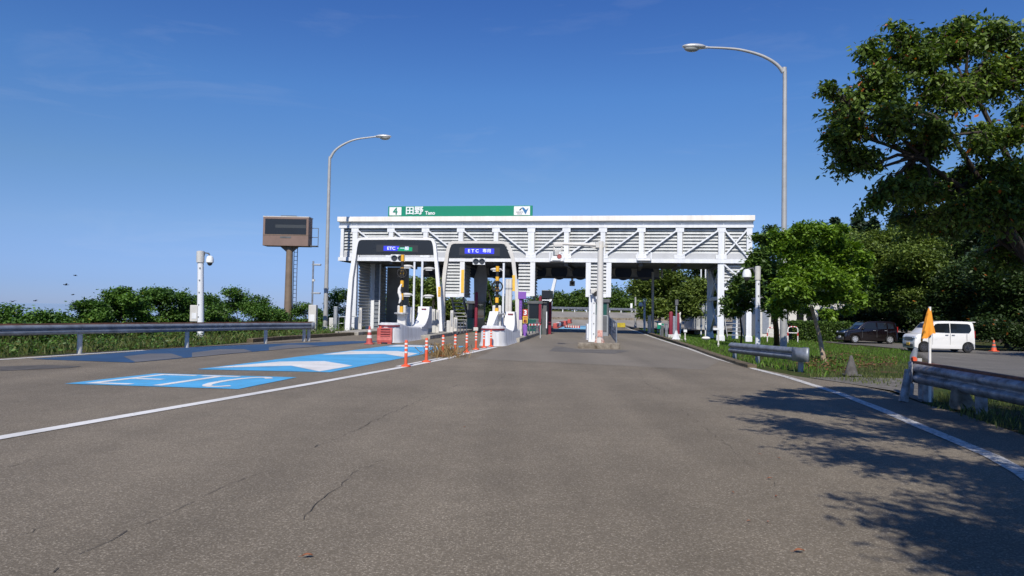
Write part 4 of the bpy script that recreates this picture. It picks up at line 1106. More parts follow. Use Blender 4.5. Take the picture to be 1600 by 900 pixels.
# number board
a = dep(816.8, 505, 35.8); b = dep(824.6, 483.2, 35.8)
e = empty('lane_number_board', ((a.x+b.x)/2, a.y, a.z), 'red and yellow board with the number 3 above the purple cabinet', 'board')
w_, h_ = b.x-a.x, b.z-a.z
MB().b2((-w_/2, 0, h_*0.5), (w_/2, 0.12, h_)).build('red_panel', mat('board_red', (0.45, 0.05, 0.04), 0.5, var=0.05), e)
MB().b2((-w_/2, 0, 0), (w_/2, 0.12, h_*0.495)).build('yellow_panel', YELS, e)
text_obj('numeral', '3', h_*0.46, TXTW, e, (0, -0.008, h_*0.75), bold=0.015)
text_obj('lettering', '一', h_*0.26, MAROON, e, (0, -0.008, h_*0.37), bold=0.006); text_obj('lettering', '般', h_*0.26, MAROON, e, (0, -0.008, h_*0.14), bold=0.004)
MB().b2((-0.04, 0.03, -0.75), (0.04, 0.1, 0)).build('support', PURPLE, e)
# red and white bar with pedestal
p = dep(822, 507.6, 38.5); q = dep(845, 507.0, 39.0)
e = empty('lane_bar', (p.x, p.y, p.z), 'short red and white striped bar across the booth walkway', 'bar'); n = 9; d = q-p
mw, mr = MB(), MB()
for k in range(n): (mw if k % 2 else mr).bar(d*(k/n), d*((k+1)/n*0.999), 0.06, 0.085)
w0 = mw.build('white_band', CONEW, e); mr.build('red_band', mat('band_red', (0.5, 0.03, 0.04), 0.5, var=0), w0)
MB().bar(d*0.98, d*0.98+Vector((0, 0, -0.85)), 0.06).build('post', GREYM, e); MB().bar((0, 0, 0), (0, 0, -0.85), 0.06).build('post', GREYM, e)

def railing(label, pts, h, m=ZINC, n=6, rails=2, group=None):
    P = [Vector(p) for p in pts]; e = empty('pipe_railing', P[0], label, 'railing', group); o = P[0]
    A = MB()
    for r_ in range(rails):
        z = h*(1-r_*0.45)
        A.tube([(p-o)+Vector((0, 0, z)) for p in P], 0.028, 8)
    A.build('rail', m, e, smooth=True)
    tot = []
    for a, b in zip(P[:-1], P[1:]):
        k = max(1, round(n*(b-a).length/sum((y-x).length for x, y in zip(P[:-1], P[1:]))))
        for i in range(k): tot.append(a.lerp(b, i/k))
    tot.append(P[-1])
    for p in tot: MB().tube([(p-o), (p-o)+Vector((0, 0, h))], 0.028, 8).build('baluster', m, e, smooth=True)
    return e
z2 = 0.2
railing('galvanised railing along the booth walkway below the striped bar', [dep(827, 522.5, 39.2), dep(846, 518.5, 45)], 0.58, n=4)
railing('pipe railing at the foot of the left hanging stairs', [dep(714, 521, 41.5), dep(729, 519, 43.5)], 0.62, n=3)
railing('pipe railing right of the left portal leg', [dep(694, 521, 41), dep(697, 519.5, 43)], 0.62, n=1)
railing('low pipe railing left of the left portal', [dep(529, 518, 44), dep(557, 517, 44)], 0.90, n=3)
railing('galvanised railing on the right edge of the middle island', [dep(963, 540.0, 29), dep(962, 538.5, 30), dep(951, 519, 44)], 0.95, WHITE if False else ZINC, n=6)

# ------------------------------------------------------------------ booths under the building
def booth(label, x0, x1, ytop, ybot, Y, low_m, glass_m, frame_m, ysplit):
    a = dep(x0, ybot, Y); b = dep(x1, ybot, Y); h = dep(x0, ytop, Y).z-a.z; w_ = b.x-a.x; hs = dep(x0, ysplit, Y).z-a.z
    e = empty('toll_booth', ((a.x+b.x)/2, Y, a.z), label, 'toll booth', 'toll booths on the islands', rz=TH)
    D = 2.6
    MB().b2((-w_/2, 0, -0.2), (w_/2, D, hs)).build('lower_wall', low_m, e, bevel=0.02)
    MB().b2((-w_/2+0.03, 0.03, hs), (w_/2-0.03, D-0.03, h-0.18)).build('window_band', glass_m, e)
    MB().b2((-w_/2-0.06, -0.08, h-0.18), (w_/2+0.06, D+0.08, h)).build('roof', frame_m, e, bevel=0.02)
    for sx in (-1, 1):
        MB().b2((sx*(w_/2-0.04)-0.045, -0.01, hs), (sx*(w_/2-0.04)+0.045, 0.08, h-0.19)).build('mullion', frame_m, e)
    MB().b2((w_*0.1, -0.03, hs-0.85), (w_*0.42, -0.003, hs-0.05)).build('counter_hatch', DARK, e)
    return e
booth('dark green toll booth beside the left hanging stairs', 729, 745, 470, 519, 47.5, GREENG, GLASS, DARK, 497)
booth('dark green toll booth behind the number 3 board', 824, 846, 470, 523, 44.5, GREENG, GLASS, DARK, 498)
booth('dark toll booth behind the white gantry pole on the middle island', 921, 950, 467, 529, 37.0, mat('booth_grey', (0.26, 0.28, 0.30), 0.5, var=0.1), GREENG, DARK, 492)
# grey tapered duct and red pole beside the first booth
b = dep(751, 516, 50.0); k = mpp(50); h = 108*k
e = empty('soffit_duct', b, 'grey tapered duct standing under the gate building', 'duct')
MB()._add([(-10*k, 0, 0), (4*k, 0, 0), (4*k, .8, 0), (-10*k, .8, 0), (-12*k, 0, h*.75), (9*k, 0, h*.75), (9*k, .8, h*.75), (-12*k, .8, h*.75), (-4*k, 0, h), (5*k, 0, h), (5*k, .8, h), (-4*k, .8, h)],
    [(3, 2, 1, 0), (0, 1, 5, 4), (1, 2, 6, 5), (2, 3, 7, 6), (3, 0, 4, 7), (4, 5, 9, 8), (5, 6, 10, 9), (6, 7, 11, 10), (7, 4, 8, 11), (8, 9, 10, 11)]).build('duct_body', SOFF, e)
MB().b2((-10*k, -0.05, -0.1), (5*k, 0.9, 0.12)).build('duct_base', DARK, e)
def redpost(label, px, y0, y1, Y, w_, base=True, group='maroon bollard posts along the lanes'):
    b = dep(px, y1, Y); h = dep(px, y0, Y).z-b.z; e = empty('maroon_post', b, label, 'post', group)
    MB().tube([(0, 0, 0), (0, 0, h-w_*0.4), (0, 0, h-w_*0.1), (0, 0, h)], [w_/2, w_/2, w_*0.36, w_*0.1], 14).build('column', MAROON, e, smooth=True)
    MB().box((0, 0, 0.08), (w_*1.5, w_*1.5, 0.22)).build('footing', LIGHTG, e, bevel=0.02)
    return e
redpost('maroon post beside the grey duct under the left span', 743.5, 456, 516, 46.0, 0.20)
# maroon portal by the second booth with black lintel
b = dep(851, 526, 44.5); k = mpp(44.5)
e = empty('height_frame', b, 'maroon steel frame with black lintel in the shade right of the second booth', 'frame', rz=TH)
MB().box((-7.5*k, 0, 31*k), (4*k, 0.3, 64*k)).build('upright', MAROON, e, bevel=0.01)
MB().box((3.5*k, 1.6, 27*k), (5*k, 0.3, 56*k)).build('upright', MAROON, e, bevel=0.01)
MB().box((1.0*k, 0.9, 66*k), (13*k, 2.0, 13*k)).build('lintel', BLACK, e, bevel=0.02)
MB().box((1.5*k, -0.12, 57*k), (12*k, 0.08, 1.6*k)).build('white_rail', WHITE, e)
MB().box((3*k, -0.1, 26*k), (1.4*k, 0.08, 26*k)).build('white_strip', WHITE, e)
MB().box((-2*k, 0.9, 30*k), (8*k, 1.5, 58*k)).build('dark_infill', DARK, e)

# ------------------------------------------------------------------ middle island: gantry pole with arm, sensor post
b = dep(936.5, 541.0, 28.7); k = mpp(28.7)
GP = empty('signal_gantry', b, 'tall white gantry pole with a long arm reaching left over the lane', 'gantry')
h = 163*k
MB().tube([(0, 0, 0), (0, 0, h)], [0.145, 0.118], 20).build('pole', OFFW, GP, smooth=True)
MB().lathe([(0.12, 0), (0.115, 0.03), (0.02, 0.05)], (0, 0, h), 20).build('pole_cap', OFFW, GP)
az = 158*k; aL = 74*k
arm = MB().tube([(-0.1, -0.02, az), (-aL, -0.02, az+0.03)], [0.072, 0.05], 14).build('arm', OFFW, GP, smooth=True)
mb = MB(); mb.box((-0.15, 0, az), (0.14, 0.36, 0.22)); mb.box((0.10, 0, az), (0.06, 0.36, 0.22)); mb.bar((0.1, 0, az-.03), (0.30, 0, az-.03), 0.06); mb.bar((-0.5, -.02, az-0.02), (-0.1, 0, az-0.16), 0.06)
mb.build('arm_clamp', LIGHTG, GP)
mb = MB()
for dx in (-73, -61): mb.box((dx*k, -0.02, az-5*k), (0.05, 0.06, 10*k))
mb.box((-67*k, -0.02, az-10*k), (13*k, 0.06, 0.05)); mb.box((-67*k, -0.02, az-1*k), (14*k, 0.12, 3.4*k))
hg = mb.build('hanger', OFFW, GP)
MB().box((-70*k, -0.05, az-14*k), (7*k, 0.30, 8*k), 0.3).build('camera_head', LIGHTG, hg, bevel=0.03)
MB().lathe([(0.095, -0.24), (0.085, -0.26), (0.09, -0.05)], (-65*k, 0, az-19.5*k), 18, 'y').build('red_lamp', mat('dull_red_lens', (0.40, 0.12, 0.11), 0.25, var=0), hg, smooth=True)
mb = MB(); mb.lathe([(0.30, 0.0), (0.30, 0.03)], (0, 0, 0.0), 16)
for a in range(4):
    c, s = math.cos(a*math.pi/2+.4), math.sin(a*math.pi/2+.4); mb._add([(c*.13, s*.13, 0), (c*.30, s*.30, 0), (c*.13, s*.13, 0.42), (c*.13-s*.03, s*.13+c*.03, 0), (c*.30-s*.03, s*.30+c*.03, 0), (c*.13-s*.03, s*.13+c*.03, 0.42)], [(0, 1, 2), (5, 4, 3), (0, 2, 5, 3), (1, 4, 5, 2)])
mb.build('foot', mat('rusty_white_paint', (0.55, 0.40, 0.35), 0.7, var=0.35, scale=7, dirt=(0.25, 0.09, 0.06)), GP)
MB().box((0, -0.15, 20*k), (0.20, 0.02, 0.26)).build('worn_label', mat('worn_label_pink', (0.55, 0.33, 0.28), 0.7, var=0.35, scale=12, dirt=(0.4, 0.12, 0.08)), GP)
b = dep(926.8, 539.5, 29.3); k = mpp(29.3)
SP = empty('sensor_post', b, 'thinner white post with a camera head close to the left of the gantry pole', 'post')
MB().box((0, 0, 43*k), (0.15, 0.15, 86*k)).build('post', WHITE, SP, bevel=0.015)
MB().box((-4.5*k, .15, 40*k), (0.13, 0.13, 78*k)).build('post', WHITE, SP, bevel=0.015)
mb = MB(); mb.box((-2*k, -0.1, 84*k), (8*k, 0.4, 7*k)); mb.box((3.5*k, -0.1, 86*k), (4*k, 0.25, 4*k)); mb.build('sensor_head', LIGHTG, SP, bevel=0.02)
MB().lathe([(0.10, -0.34), (0.10, -0.1)], (2.4*k, 0, 80*k), 14, 'y').build('camera', BLK2, SP, smooth=True)
mb = MB()
for sx in (-1, 1): mb._add([(sx*.07, -.07, 0), (sx*.21, -.07, 0), (sx*.07, -.07, .28), (sx*.07, .0, 0), (sx*.21, .0, 0), (sx*.07, .0, .28)], [(0, 1, 2), (5, 4, 3), (0, 2, 5, 3), (1, 4, 5, 2), (0, 3, 4, 1)])
mb.box((0, 0, 0.015), (0.46, 0.3, 0.03)); mb.build('foot', WHITE, SP)
mb = MB()
for q in range(4): mb.box((0, -0.085, (18+q*16)*k), (0.05, 0.02, 0.05))
mb.build('bolt', GREYM, SP)
cab('white cabinet at the left edge of the middle island', 916.5, 921.5, 506, 533, 31.5, WHITE)
e = empty('hanging_signal', dep(894, 447, 52.0), 'small grey lane signal hanging under the rear canopy', 'signal'); k = mpp(52)
MB().box((0, 0, 4*k), (8*k, .3, 8*k)).build('case', LIGHTG, e, bevel=.03); MB().box((0, 0, 10*k), (3.4*k, .1, 5*k)).build('bracket', WHITE, e); MB().lathe([(2.4*k, -.19), (2.4*k, -.15)], (0, 0, 4*k), 16, 'y').build('lens', LENS, e)
# far barrier arm in front of the third portal
p = dep(856.5, 512, 58); k = mpp(58)
e = empty('barrier_gate', p, 'far barrier arm with a dark ring beside the curved white portal leg', 'barrier gate', 'raised striped barrier arms')
MB().tube([(0, 0, 28*k), (0, 0, 52*k), (0, 0, 60*k)], [0.05, 0.05, 0.02], 8).build('arm', BLK2, e); MB().tube([(.33*math.cos(i*.4), -.06, 45*k+.33*math.sin(i*.4)) for i in range(17)], .05, 6, cap=False).build('ring', BLK2, e)
MB().box((-.25, 0, 11*k), (3.5*k, .4, 22*k)).build('drive_cabinet', LIGHTG, e, bevel=.03); MB().box((.1, 0, 14*k), (3*k, .4, 30*k)).build('cabinet', WHITE, e, bevel=.03)

# ------------------------------------------------------------------ orange delineators, cones, red barrier
dl = [(634, 573), (666, 566), (692, 557), (711, 555.2), (729, 551), (743.6, 546.3), (756, 543.3), (767, 541.8)]
labs = ['orange lane post nearest the camera, first in the row on the white line', 'second orange lane post from the near end, on the double white line', 'orange lane post rising out of the dry weed tuft',
        'orange lane post just right of the dry weed tuft', 'fifth orange lane post from the near end of the row', 'sixth orange lane post, three before the island nose', 'orange lane post second from the white island nose', 'thin orange lane post right against the white island nose']
proto = None
for (px, py), lb in zip(dl, labs):
    p = at(px, py, 0.0)
    if proto is None:
        proto = empty('lane_post', (p.x, p.y, 0.008), lb, 'lane post', 'orange flexible posts along the lane line')
        MB().lathe([(0.125, 0), (0.125, 0.02), (0.06, 0.05), (0.045, 0.06)], (0, 0, 0), 16).build('base', ORANGE, proto, smooth=True)
        MB().lathe([(0.042, 0.05), (0.040, 0.64), (0.03, 0.66), (0.008, 0.665)], (0, 0, 0), 16).build('tube', ORANGE, proto, smooth=True)
        for z in (0.36, 0.47, 0.57): MB().lathe([(0.0435, z-0.022), (0.0435, z+0.022)], (0, 0, 0), 16).build('reflective_band', CONEW, proto, smooth=True)
        o = proto
    else:
        o = copy_tree(proto); o.location = (p.x, p.y, 0.008); o['label'] = lb
def cone(label, p, h, m, band=True, group=None, r=0.2, bandm=CONEW):
    e = empty('traffic_cone', p, label, 'traffic cone', group)
    MB().box((0, 0, 0.02), (r*2.0, r*2.0, 0.04)).build('base', m, e, bevel=0.01)
    MB().lathe([(r*0.82, 0.04), (r*0.75, 0.08), (0.035, h-0.02), (0.02, h)], (0, 0, 0), 18).build('cone_body', m, e, smooth=True)
    if band:
        for t0, t1 in ((0.34, 0.50), (0.66, 0.80)):
            f = lambda t: (r*0.78+(0.035-r*0.78)*t)+0.006
            MB().lathe([(f(t0), h*t0), (f(t1), h*t1)], (0, 0, 0), 18).build('band', bandm, e, smooth=True)
    return e
p = at(577, 537.8, 0.0); cone('red and white striped cone beside the red barrier', (p.x, p.y, 0), 0.74, PINKR, r=0.17)
p = at(1330, 587, 0.0); cone('old dark grey cone on the grass verge right of the road', (p.x, p.y, gz(p.x, p.y)), 0.5, mat('grimy_cone', (0.085, 0.08, 0.075), 0.85, var=0.4, scale=7, dirt=(0.05, 0.045, 0.04)), band=False, r=0.19)
p = at(1553, 549.5); cone('orange cone at the edge of the parking lot behind the white van', (p.x, p.y, gz(p.x, p.y)+.02), 0.68, ORANGE, r=0.2, bandm=mat('dull_band', (.12, .12, .12), .6, var=0))
A = at(588, 538.2, 0.0); B = at(611, 536.5, 0.0); k = mpp(A.y)
e = empty('water_barrier', ((A.x+B.x)/2, (A.y+B.y)/2+0.2, 0), 'faded red plastic barrier in front of the left island nose', 'barrier', rz=R(6))
w_ = 24*k; hh = 25.5*k
prof = [(-.22, 0.06), (-.22, 0.16), (-.15, .34), (-.13, hh-.05), (-.09, hh), (.09, hh), (.13, hh-.05), (.15, .34), (.22, .16), (.22, .06)]
mb = MB(); n = len(prof); mb._add([(-w_/2, y, z) for y, z in prof]+[(w_/2, y, z) for y, z in prof], [tuple(range(n)), tuple(range(2*n-1, n-1, -1))]+[(i, i+n, (i+1) % n+n, (i+1) % n) for i in range(n)])
bd = mb.build('shell', PINKR, e, bevel=0.015)
mb = MB()
for q in range(5): mb.box((0.02, -0.150-0.02*(1-q*0.2), 0.22+q*0.10), (w_*0.62, 0.05, 0.035))
mb.build('rib', mat('faded_red_rib', (0.36, 0.09, 0.09), 0.7, var=0.2), bd, bevel=0.01)
mb = MB()
for sx in (-1, 1): mb.box((sx*w_*0.33, 0, 0.03), (0.16, 0.42, 0.06))
mb.build('foot', PINKR, e); MB().lathe([(0.06, 0), (0.05, 0.05)], (-w_*.3, 0, hh), 10).build('filler_cap', ORANGE, e)
# dry weeds at the lane posts
rng = np.random.default_rng(3); c = at(695, 556.5, 0.0); n = 420
P = np.stack([rng.normal(c.x, .28, n), rng.normal(c.y, .55, n), np.zeros(n)], 1); H = rng.uniform(.08, .42, n)
V = np.zeros((n, 4, 3)); a_ = rng.uniform(0, 6.28, n); ln = rng.normal(0, .14, (n, 2))
V[:, 0] = P; V[:, 1] = P+np.stack([np.cos(a_)*.014, np.sin(a_)*.014, 0*a_], 1); V[:, 2] = V[:, 1]+np.stack([ln[:, 0], ln[:, 1], H], 1); V[:, 3] = V[:, 0]+np.stack([ln[:, 0]-.008, ln[:, 1], H*.92], 1)
me = quads_mesh('weed_tuft', V.reshape(-1, 3), rng.random(n), leafmat('dry_weed', (0.20, 0.13, 0.055), (0.34, 0.24, 0.11)))
o = bpy.data.objects.new('weed_tuft', me); COL.objects.link(o); tag(o, 'tuft of dry brown weeds growing at the foot of the orange posts', 'weeds', kind='stuff')
# ------------------------------------------------------------------ guard rails
def wbeam(pts, zt, hgt, face, m, cap=None):
    """corrugated beam following ground points; face is +1 if the road lies to the right of the walking direction"""
    prof = [(0.0, 0), (0.03, -.02), (0.075, -.06), (0.085, -.10), (0.075, -.13), (0.02, -.165), (0.02, -.185), (0.075, -.22), (0.085, -.25), (0.075, -.29), (0.03, -.33), (0.0, -.35)]
    V = []; F = []; k = len(prof)
    for i, p in enumerate(pts):
        d = (pts[min(i+1, len(pts)-1)]-pts[max(0, i-1)]).normalized(); n = Vector((d.y, -d.x, 0))*face
        for a, b in prof: V.append((p.x+n.x*a, p.y+n.y*a, zt[i]+b*hgt/0.35))
        for a, b in reversed(prof): V.append((p.x+n.x*(a-0.006), p.y+n.y*(a-0.006), zt[i]+b*hgt/0.35))
    K = 2*k
    for i in range(len(pts)-1):
        for j in range(K): F.append((i*K+j, i*K+(j+1) % K, (i+1)*K+(j+1) % K, (i+1)*K+j))
    F.append(tuple(range(K))); F.append(tuple((len(pts)-1)*K+j for j in range(K)))
    return MB()._add(V, F)
def rail(label, pts, zt, hgt, face, posts, beam_m, post_m, post_r=0.07, endcap=True, group=None, rust=False, cap_len=0.35, capat=-1):
    o = pts[0]; e = empty('guard_rail', (o.x, o.y, 0), label, 'guard rail', group)
    q = [p-o for p in pts]
    b = wbeam(q, zt, hgt, face, beam_m).build('beam', beam_m, e, smooth=True)
    for j in range(1, len(q)-1):
        pass
    if rust:
        mb = MB()
        for i in range(len(q)-1):
            d = (q[i+1]-q[i]).normalized(); n = Vector((d.y, -d.x, 0))*face*-0.03
            mb.bar(q[i]+n+Vector((0, 0, zt[i]+.006)), q[i+1]+n+Vector((0, 0, zt[i+1]+.006)), 0.10, 0.045)
        mb.build('top_edge', RUST, b)
    for p, z in posts:
        g_ = gz(p.x, p.y); d = p-o; n = Vector((q[1]-q[0])).normalized(); n = Vector((n.y, -n.x, 0))*face*-0.09
        pm = MB(); pm.tube([(d.x+n.x, d.y+n.y, g_-0.1), (d.x+n.x, d.y+n.y, z)], post_r, 14); pt = pm.build('post', post_m, e, smooth=True)
        MB().box((d.x+n.x*0.35, d.y+n.y*0.35, z-hgt*0.5), (0.11, 0.11, 0.12)).build('bracket', post_m, pt)
    if endcap:
        i, j = (0, 1) if capat == 0 else (-1, -2)
        d = (q[i]-q[j]).normalized(); n = Vector((d.y, -d.x, 0))*(face if capat != 0 else -face); p = q[i]; z = zt[i]
        pr = []
        for k in range(9):
            t = math.pi*k/8; pr.append(p+d*(0.02+cap_len*0.55*math.sin(t))+n*(0.09-0.30*(k/8.0)))
        pr = [p-d*cap_len*0.5+n*0.092]+pr+[p-d*cap_len*0.5-n*0.212]
        mb = MB(); V = []
        for a in pr: V += [(a.x, a.y, z+0.01), (a.x, a.y, z-hgt-0.01)]
        F = [(2*k, 2*k+1, 2*k+3, 2*k+2) for k in range(len(pr)-1)]
        mb._add(V, F); c = mb.build('end_terminal', beam_m, e, smooth=True)
        s = c.modifiers.new('thick', 'SOLIDIFY'); s.thickness = 0.012
    return e
A = Vector((-12.4, 20.6, 0)); B = Vector((-8.6, 30.8, 0)); dv = (B-A).normalized()
pts = [A-dv*18, A-dv*12, A-dv*8, A-dv*4, A, A+dv*4, A+dv*8, B]
rail('long left guard rail with rusty top edge running toward the gate', pts, [.86, .86, .86, .86, .855, .84, .825, .80], .285, 1, [(A-dv*8, .85), (A-dv*4, .85), (A+dv*0, .85), (A+dv*4, .83), (A+dv*8, .80), (B-dv*0.45, .78), (B-dv*.12, .78)], ZINC, mat('pale_zinc', (.52, .52, .50), .55, .2, var=.15), rust=True)
a = dep(1142, 535, 23.6); b = dep(1250, 543.5, 18.6); a0, b0 = Vector((a.x, a.y, 0)), Vector((b.x, b.y, 0)); d = (b0-a0)
rail('short right guard rail with a rounded end box beside the driveway', [a0, a0+d*.33, a0+d*.66, b0], [a.z, a.z*.67+b.z*.33, a.z*.34+b.z*.66, b.z], .345, 1, [(a0+d*.02, a.z-.02), (a0+d*.40, (a.z*.6+b.z*.4)-.02), (a0+d*.97, b.z-.02)], ZINC, ZINC, cap_len=.55)
a = dep(1428, 566.5, 12.9); b = dep(1600, 594, 9.9); a0, b0 = Vector((a.x, a.y, 0)), Vector((b.x, b.y, 0)); d = b0-a0
pts = [a0, a0+d*.4, b0, b0+d*1.0, b0+d*2.4]
rail('battered right guard rail in the tree shade nearest the camera', pts, [a.z, a.z*.6+b.z*.4, b.z, b.z-.02, b.z-.05], .36, 1, [(a0+d*.05, a.z-.02), (a0+d*.10, a.z-.05), (a0+d*.62, b.z-.02), (b0+d*.9, b.z-.03)], ZINCD, ZINCD, post_r=.085, rust=True, capat=0, cap_len=.25)
# bent kit beside the rail end
p = at(1417, 628, 0.0)
e = empty('bent_post', (p.x, p.y, 0), 'leaning rusty grey post at the battered end of the near right rail', 'post')
MB().tube([(-.06, 0, 0), (0.03, .05, .40), (.05, .06, .56)], [.075, .06, .05], 12).build('post', ZINCD, e, smooth=True)
p = at(1502, 640, 0.0)
e = empty('rubble_block', (p.x, p.y, 0), 'leaning concrete block under the near right guard rail', 'block')
mb = MB(); mb._add([(-.12, -.1, 0), (.22, -.1, 0), (.22, .16, 0), (-.12, .16, 0), (-.10, -.06, .36), (.03, -.06, .40), (.03, .10, .40), (-.10, .10, .36)], [(3, 2, 1, 0), (4, 5, 6, 7), (0, 1, 5, 4), (1, 2, 6, 5), (2, 3, 7, 6), (3, 0, 4, 7)])
mb.build('block', CONCD, e, bevel=.02)
p = dep(1424, 553, 13.4)
e = empty('loose_pipe', p, 'short grey pipe sticking up beside the guard rail end', 'pipe'); MB().tube([(0, 0, -0.05), (.09, 0, .12)], .035, 10).build('pipe', ZINC, e, smooth=True)
p = dep(1428, 563, 13.2); e = empty('orange_reflector', p, 'small orange reflector on the end of the near right guard rail', 'reflector')
MB().lathe([(.05, -.02), (.05, .02)], (0, 0, .02), 12, 'y').build('lens', ORANGE, e); MB().box((.10, 0, .01), (.10, .03, .06), .4).build('bracket', LIGHTG, e)

# ------------------------------------------------------------------ orange flag
b = dep(1453, 628, 12.4); k = mpp(12.4)
e = empty('flag_pole', b, 'furled orange flag on a thin white pole behind the near guard rail', 'flag')
MB().tube([(0, 0, 0), (0, 0, 148*k)], .022, 10).build('pole', CANV, e, smooth=True)
n, mz = 40, 12; V = []; F = []
for j in range(mz+1):
    t = j/mz; z = 148*k-(t*40)*k; rr = (0.018+0.095*t**0.9)
    for i in range(n):
        a = 2*math.pi*i/n; fold = 1+0.30*t*math.sin(a*5+t*2.2)+.14*t*math.sin(a*3+1-t*3)
        x = -0.035*t+rr*fold*math.cos(a)*0.95; y = rr*fold*math.sin(a)*.6
        zz_ = z-(0.075*t*t*(1+math.cos(a-2.8)))+ (0.02*math.sin(a*4) if j == mz else 0)
        V.append((x, y, zz_))
for j in range(mz):
    for i in range(n): F.append((j*n+i, j*n+(i+1) % n, (j+1)*n+(i+1) % n, (j+1)*n+i))
MB()._add(V, F).build('cloth', FLAGO, e, smooth=True)

# ------------------------------------------------------------------ variable message board
Y = 45.5; k = mpp(Y)
b = dep(446, 503, Y); b.z = 0
e = empty('message_board', b, 'brown variable message board, screen off, on a thick brown post', 'message board')
a0 = dep(410, 383.5, Y); a1 = dep(482.5, 339.5, Y); w_ = a1.x-a0.x; h_ = a1.z-a0.z; zb_ = a0.z; cx = (a0.x+a1.x)/2-b.x
cab_ = MB().box((cx, 0.45, zb_+h_/2), (w_, 0.9, h_)).build('cabinet', BROWN, e, bevel=.02)
MB().box((cx, .5, zb_+h_+.02), (w_+.04, .95, .05)).build('top_plate', LIGHTG, cab_)
MB().box((cx+.1, .4, zb_+h_+.08), (w_*.34, .5, .06)).build('roof_hatch', DARK, cab_)
MB().b2((cx-w_/2+.14, -.012, zb_+h_*.40), (cx+w_/2-.14, .02, zb_+h_*.93)).build('screen', BLACK, cab_)
MB().b2((cx-w_/2+.80, -.016, zb_+h_*.62), (cx+w_/2-.16, -.013, zb_+h_*.73)).build('screen_strip', mat('screen_strip', (.045, .05, .053), .4, var=.05), cab_)
MB().b2((cx-w_/2+.02, -.018, zb_+h_*.365), (cx+w_/2-.02, -.003, zb_+h_*.385)).build('seam', BROWN2, cab_)
MB().b2((cx-.34, -.014, zb_+h_*.27), (cx+.36, -.003, zb_+h_*.325)).build('vent_slot', DARK, cab_)
mb = MB()
for z in (.0, .55, 1.15): mb.bar((cx+w_/2, .8, zb_+.1+z), (cx+w_/2+.42, .8, zb_+.1+z), .035)
mb.bar((cx+w_/2+.42, .8, zb_+.1), (cx+w_/2+.42, .8, zb_+1.25), .035); mb.box((cx+w_/2+.22, .6, zb_+.05), (.42, .6, .05))
mb.build('access_rail', DARK, e)
MB().tube([(0, .45, 0), (0, .45, zb_-.3), (0, .45, zb_)], [.26, .21, .21], 18).build('pole', BROWN2, e, smooth=True)
mb = MB()
for sx in (-1, 1): mb._add([(sx*.2, .40, zb_-.35), (sx*.62, .40, zb_), (sx*.2, .40, zb_), (sx*.2, .5, zb_-.35), (sx*.62, .5, zb_), (sx*.2, .5, zb_)], [(0, 1, 2), (5, 4, 3), (0, 3, 4, 1), (1, 4, 5, 2), (0, 2, 5, 3)])
mb.build('bracket', BROWN2, e)
mb = MB()
for sx in (.14, .36): mb.tube([(sx, .95, .8), (sx, .95, zb_)], .025, 6)
for q in range(16): mb.bar((.14, .95, 1.0+q*.27), (.36, .95, 1.0+q*.27), .03)
mb.build('ladder', mat('dark_blue_steel', (.10, .11, .16), .5, .2, var=.1), e)

# ------------------------------------------------------------------ street lamps
def lamp(label, base, top, bend, tip, Y, r0, r1, headlen, shade_h):
    b = dep(*base, Y); b.z = gz(b.x, b.y); t = dep(*top, Y)-b; k = mpp(Y)
    e = empty('street_lamp', b, label, 'street lamp', 'tall curved street lamps')
    P = [Vector((0, 0, 0)), Vector((0, 0, 1.2)), Vector((t.x*.4, 0, t.z*.4)), Vector(t)]; c = [dep(x, y, Y)-b for x, y in bend]
    tipv = dep(*tip, Y)-b
    pts = P+c+[tipv]; rr = [r0, r0, r0*.8, r0*.62]+[r0*.5]*len(c)+[r1]
    # smooth the bend
    import mathutils
    S_ = [];R_ = []
    ctrl = [P[-2]]+[P[-1]]+c+[tipv]+[tipv*2-c[-1]]
    for i in range(1, len(ctrl)-2):
        p0, p1, p2, p3 = ctrl[i-1:i+3]
        for q in range(6):
            u = q/6.0
            S_.append(0.5*((2*p1)+(p2-p0)*u+(2*p0-5*p1+4*p2-p3)*u*u+(3*p1-p0-3*p2+p3)*u**3)); R_.append(r0*.62+(r1-r0*.62)*((i-1+u)/(len(ctrl)-3)))
    MB().tube(P[:-1]+S_+[tipv], [r0, r0, r0*.8]+R_+[r1], 16).build('pole', LAMPG, e, smooth=True)
    mb = MB(); mb.lathe([(r0*1.03, 0), (r0*1.03, .12)], (0, 0, 2.6), 16); mb.lathe([(r0*1.4, 0), (r0*1.2, .25), (r0*1.02, .3)], (0, 0, 0), 16); mb.build('pole_collar', GREYM, e)
    d = 1 if tipv.x > 0 else -1
    hd = MB(); hd.ell((tipv.x+d*headlen*.46, 0, tipv.z+.02), (headlen*.52, headlen*.22, headlen*.12), 20, 10)
    hd.tube([(tipv.x-d*.12, 0, tipv.z), (tipv.x+d*headlen*.3, 0, tipv.z)], [.05, headlen*.10], 12)
    hb = hd.build('lamp_head', mat('lamp_head_silver', (.62, .62, .60), .32, .35, var=.06), e, smooth=True)
    MB().ell((tipv.x+d*headlen*.56, 0, tipv.z-headlen*.06), (headlen*.33, headlen*.17, headlen*.15), 18, 10).build('lamp_shade', mat('lamp_glass', (.30, .31, .29), .15, var=.05), hb, smooth=True)
    return e
lamp('tall curved grey street lamp left of the gate, arm reaching right', (508, 517), (514.7, 262), [(517, 246), (525, 234), (540, 224), (558, 217.5)], (588, 213.5), 44.7, .15, .045, .98, .2)
lamp('tall curved grey street lamp on the right, arm reaching left', (1224, 550), (1226.3, 128), [(1223, 113), (1212, 99.5), (1190, 87), (1160, 78.5), (1135, 75.5)], (1101, 74), 28.8, .135, .04, .95, .2)

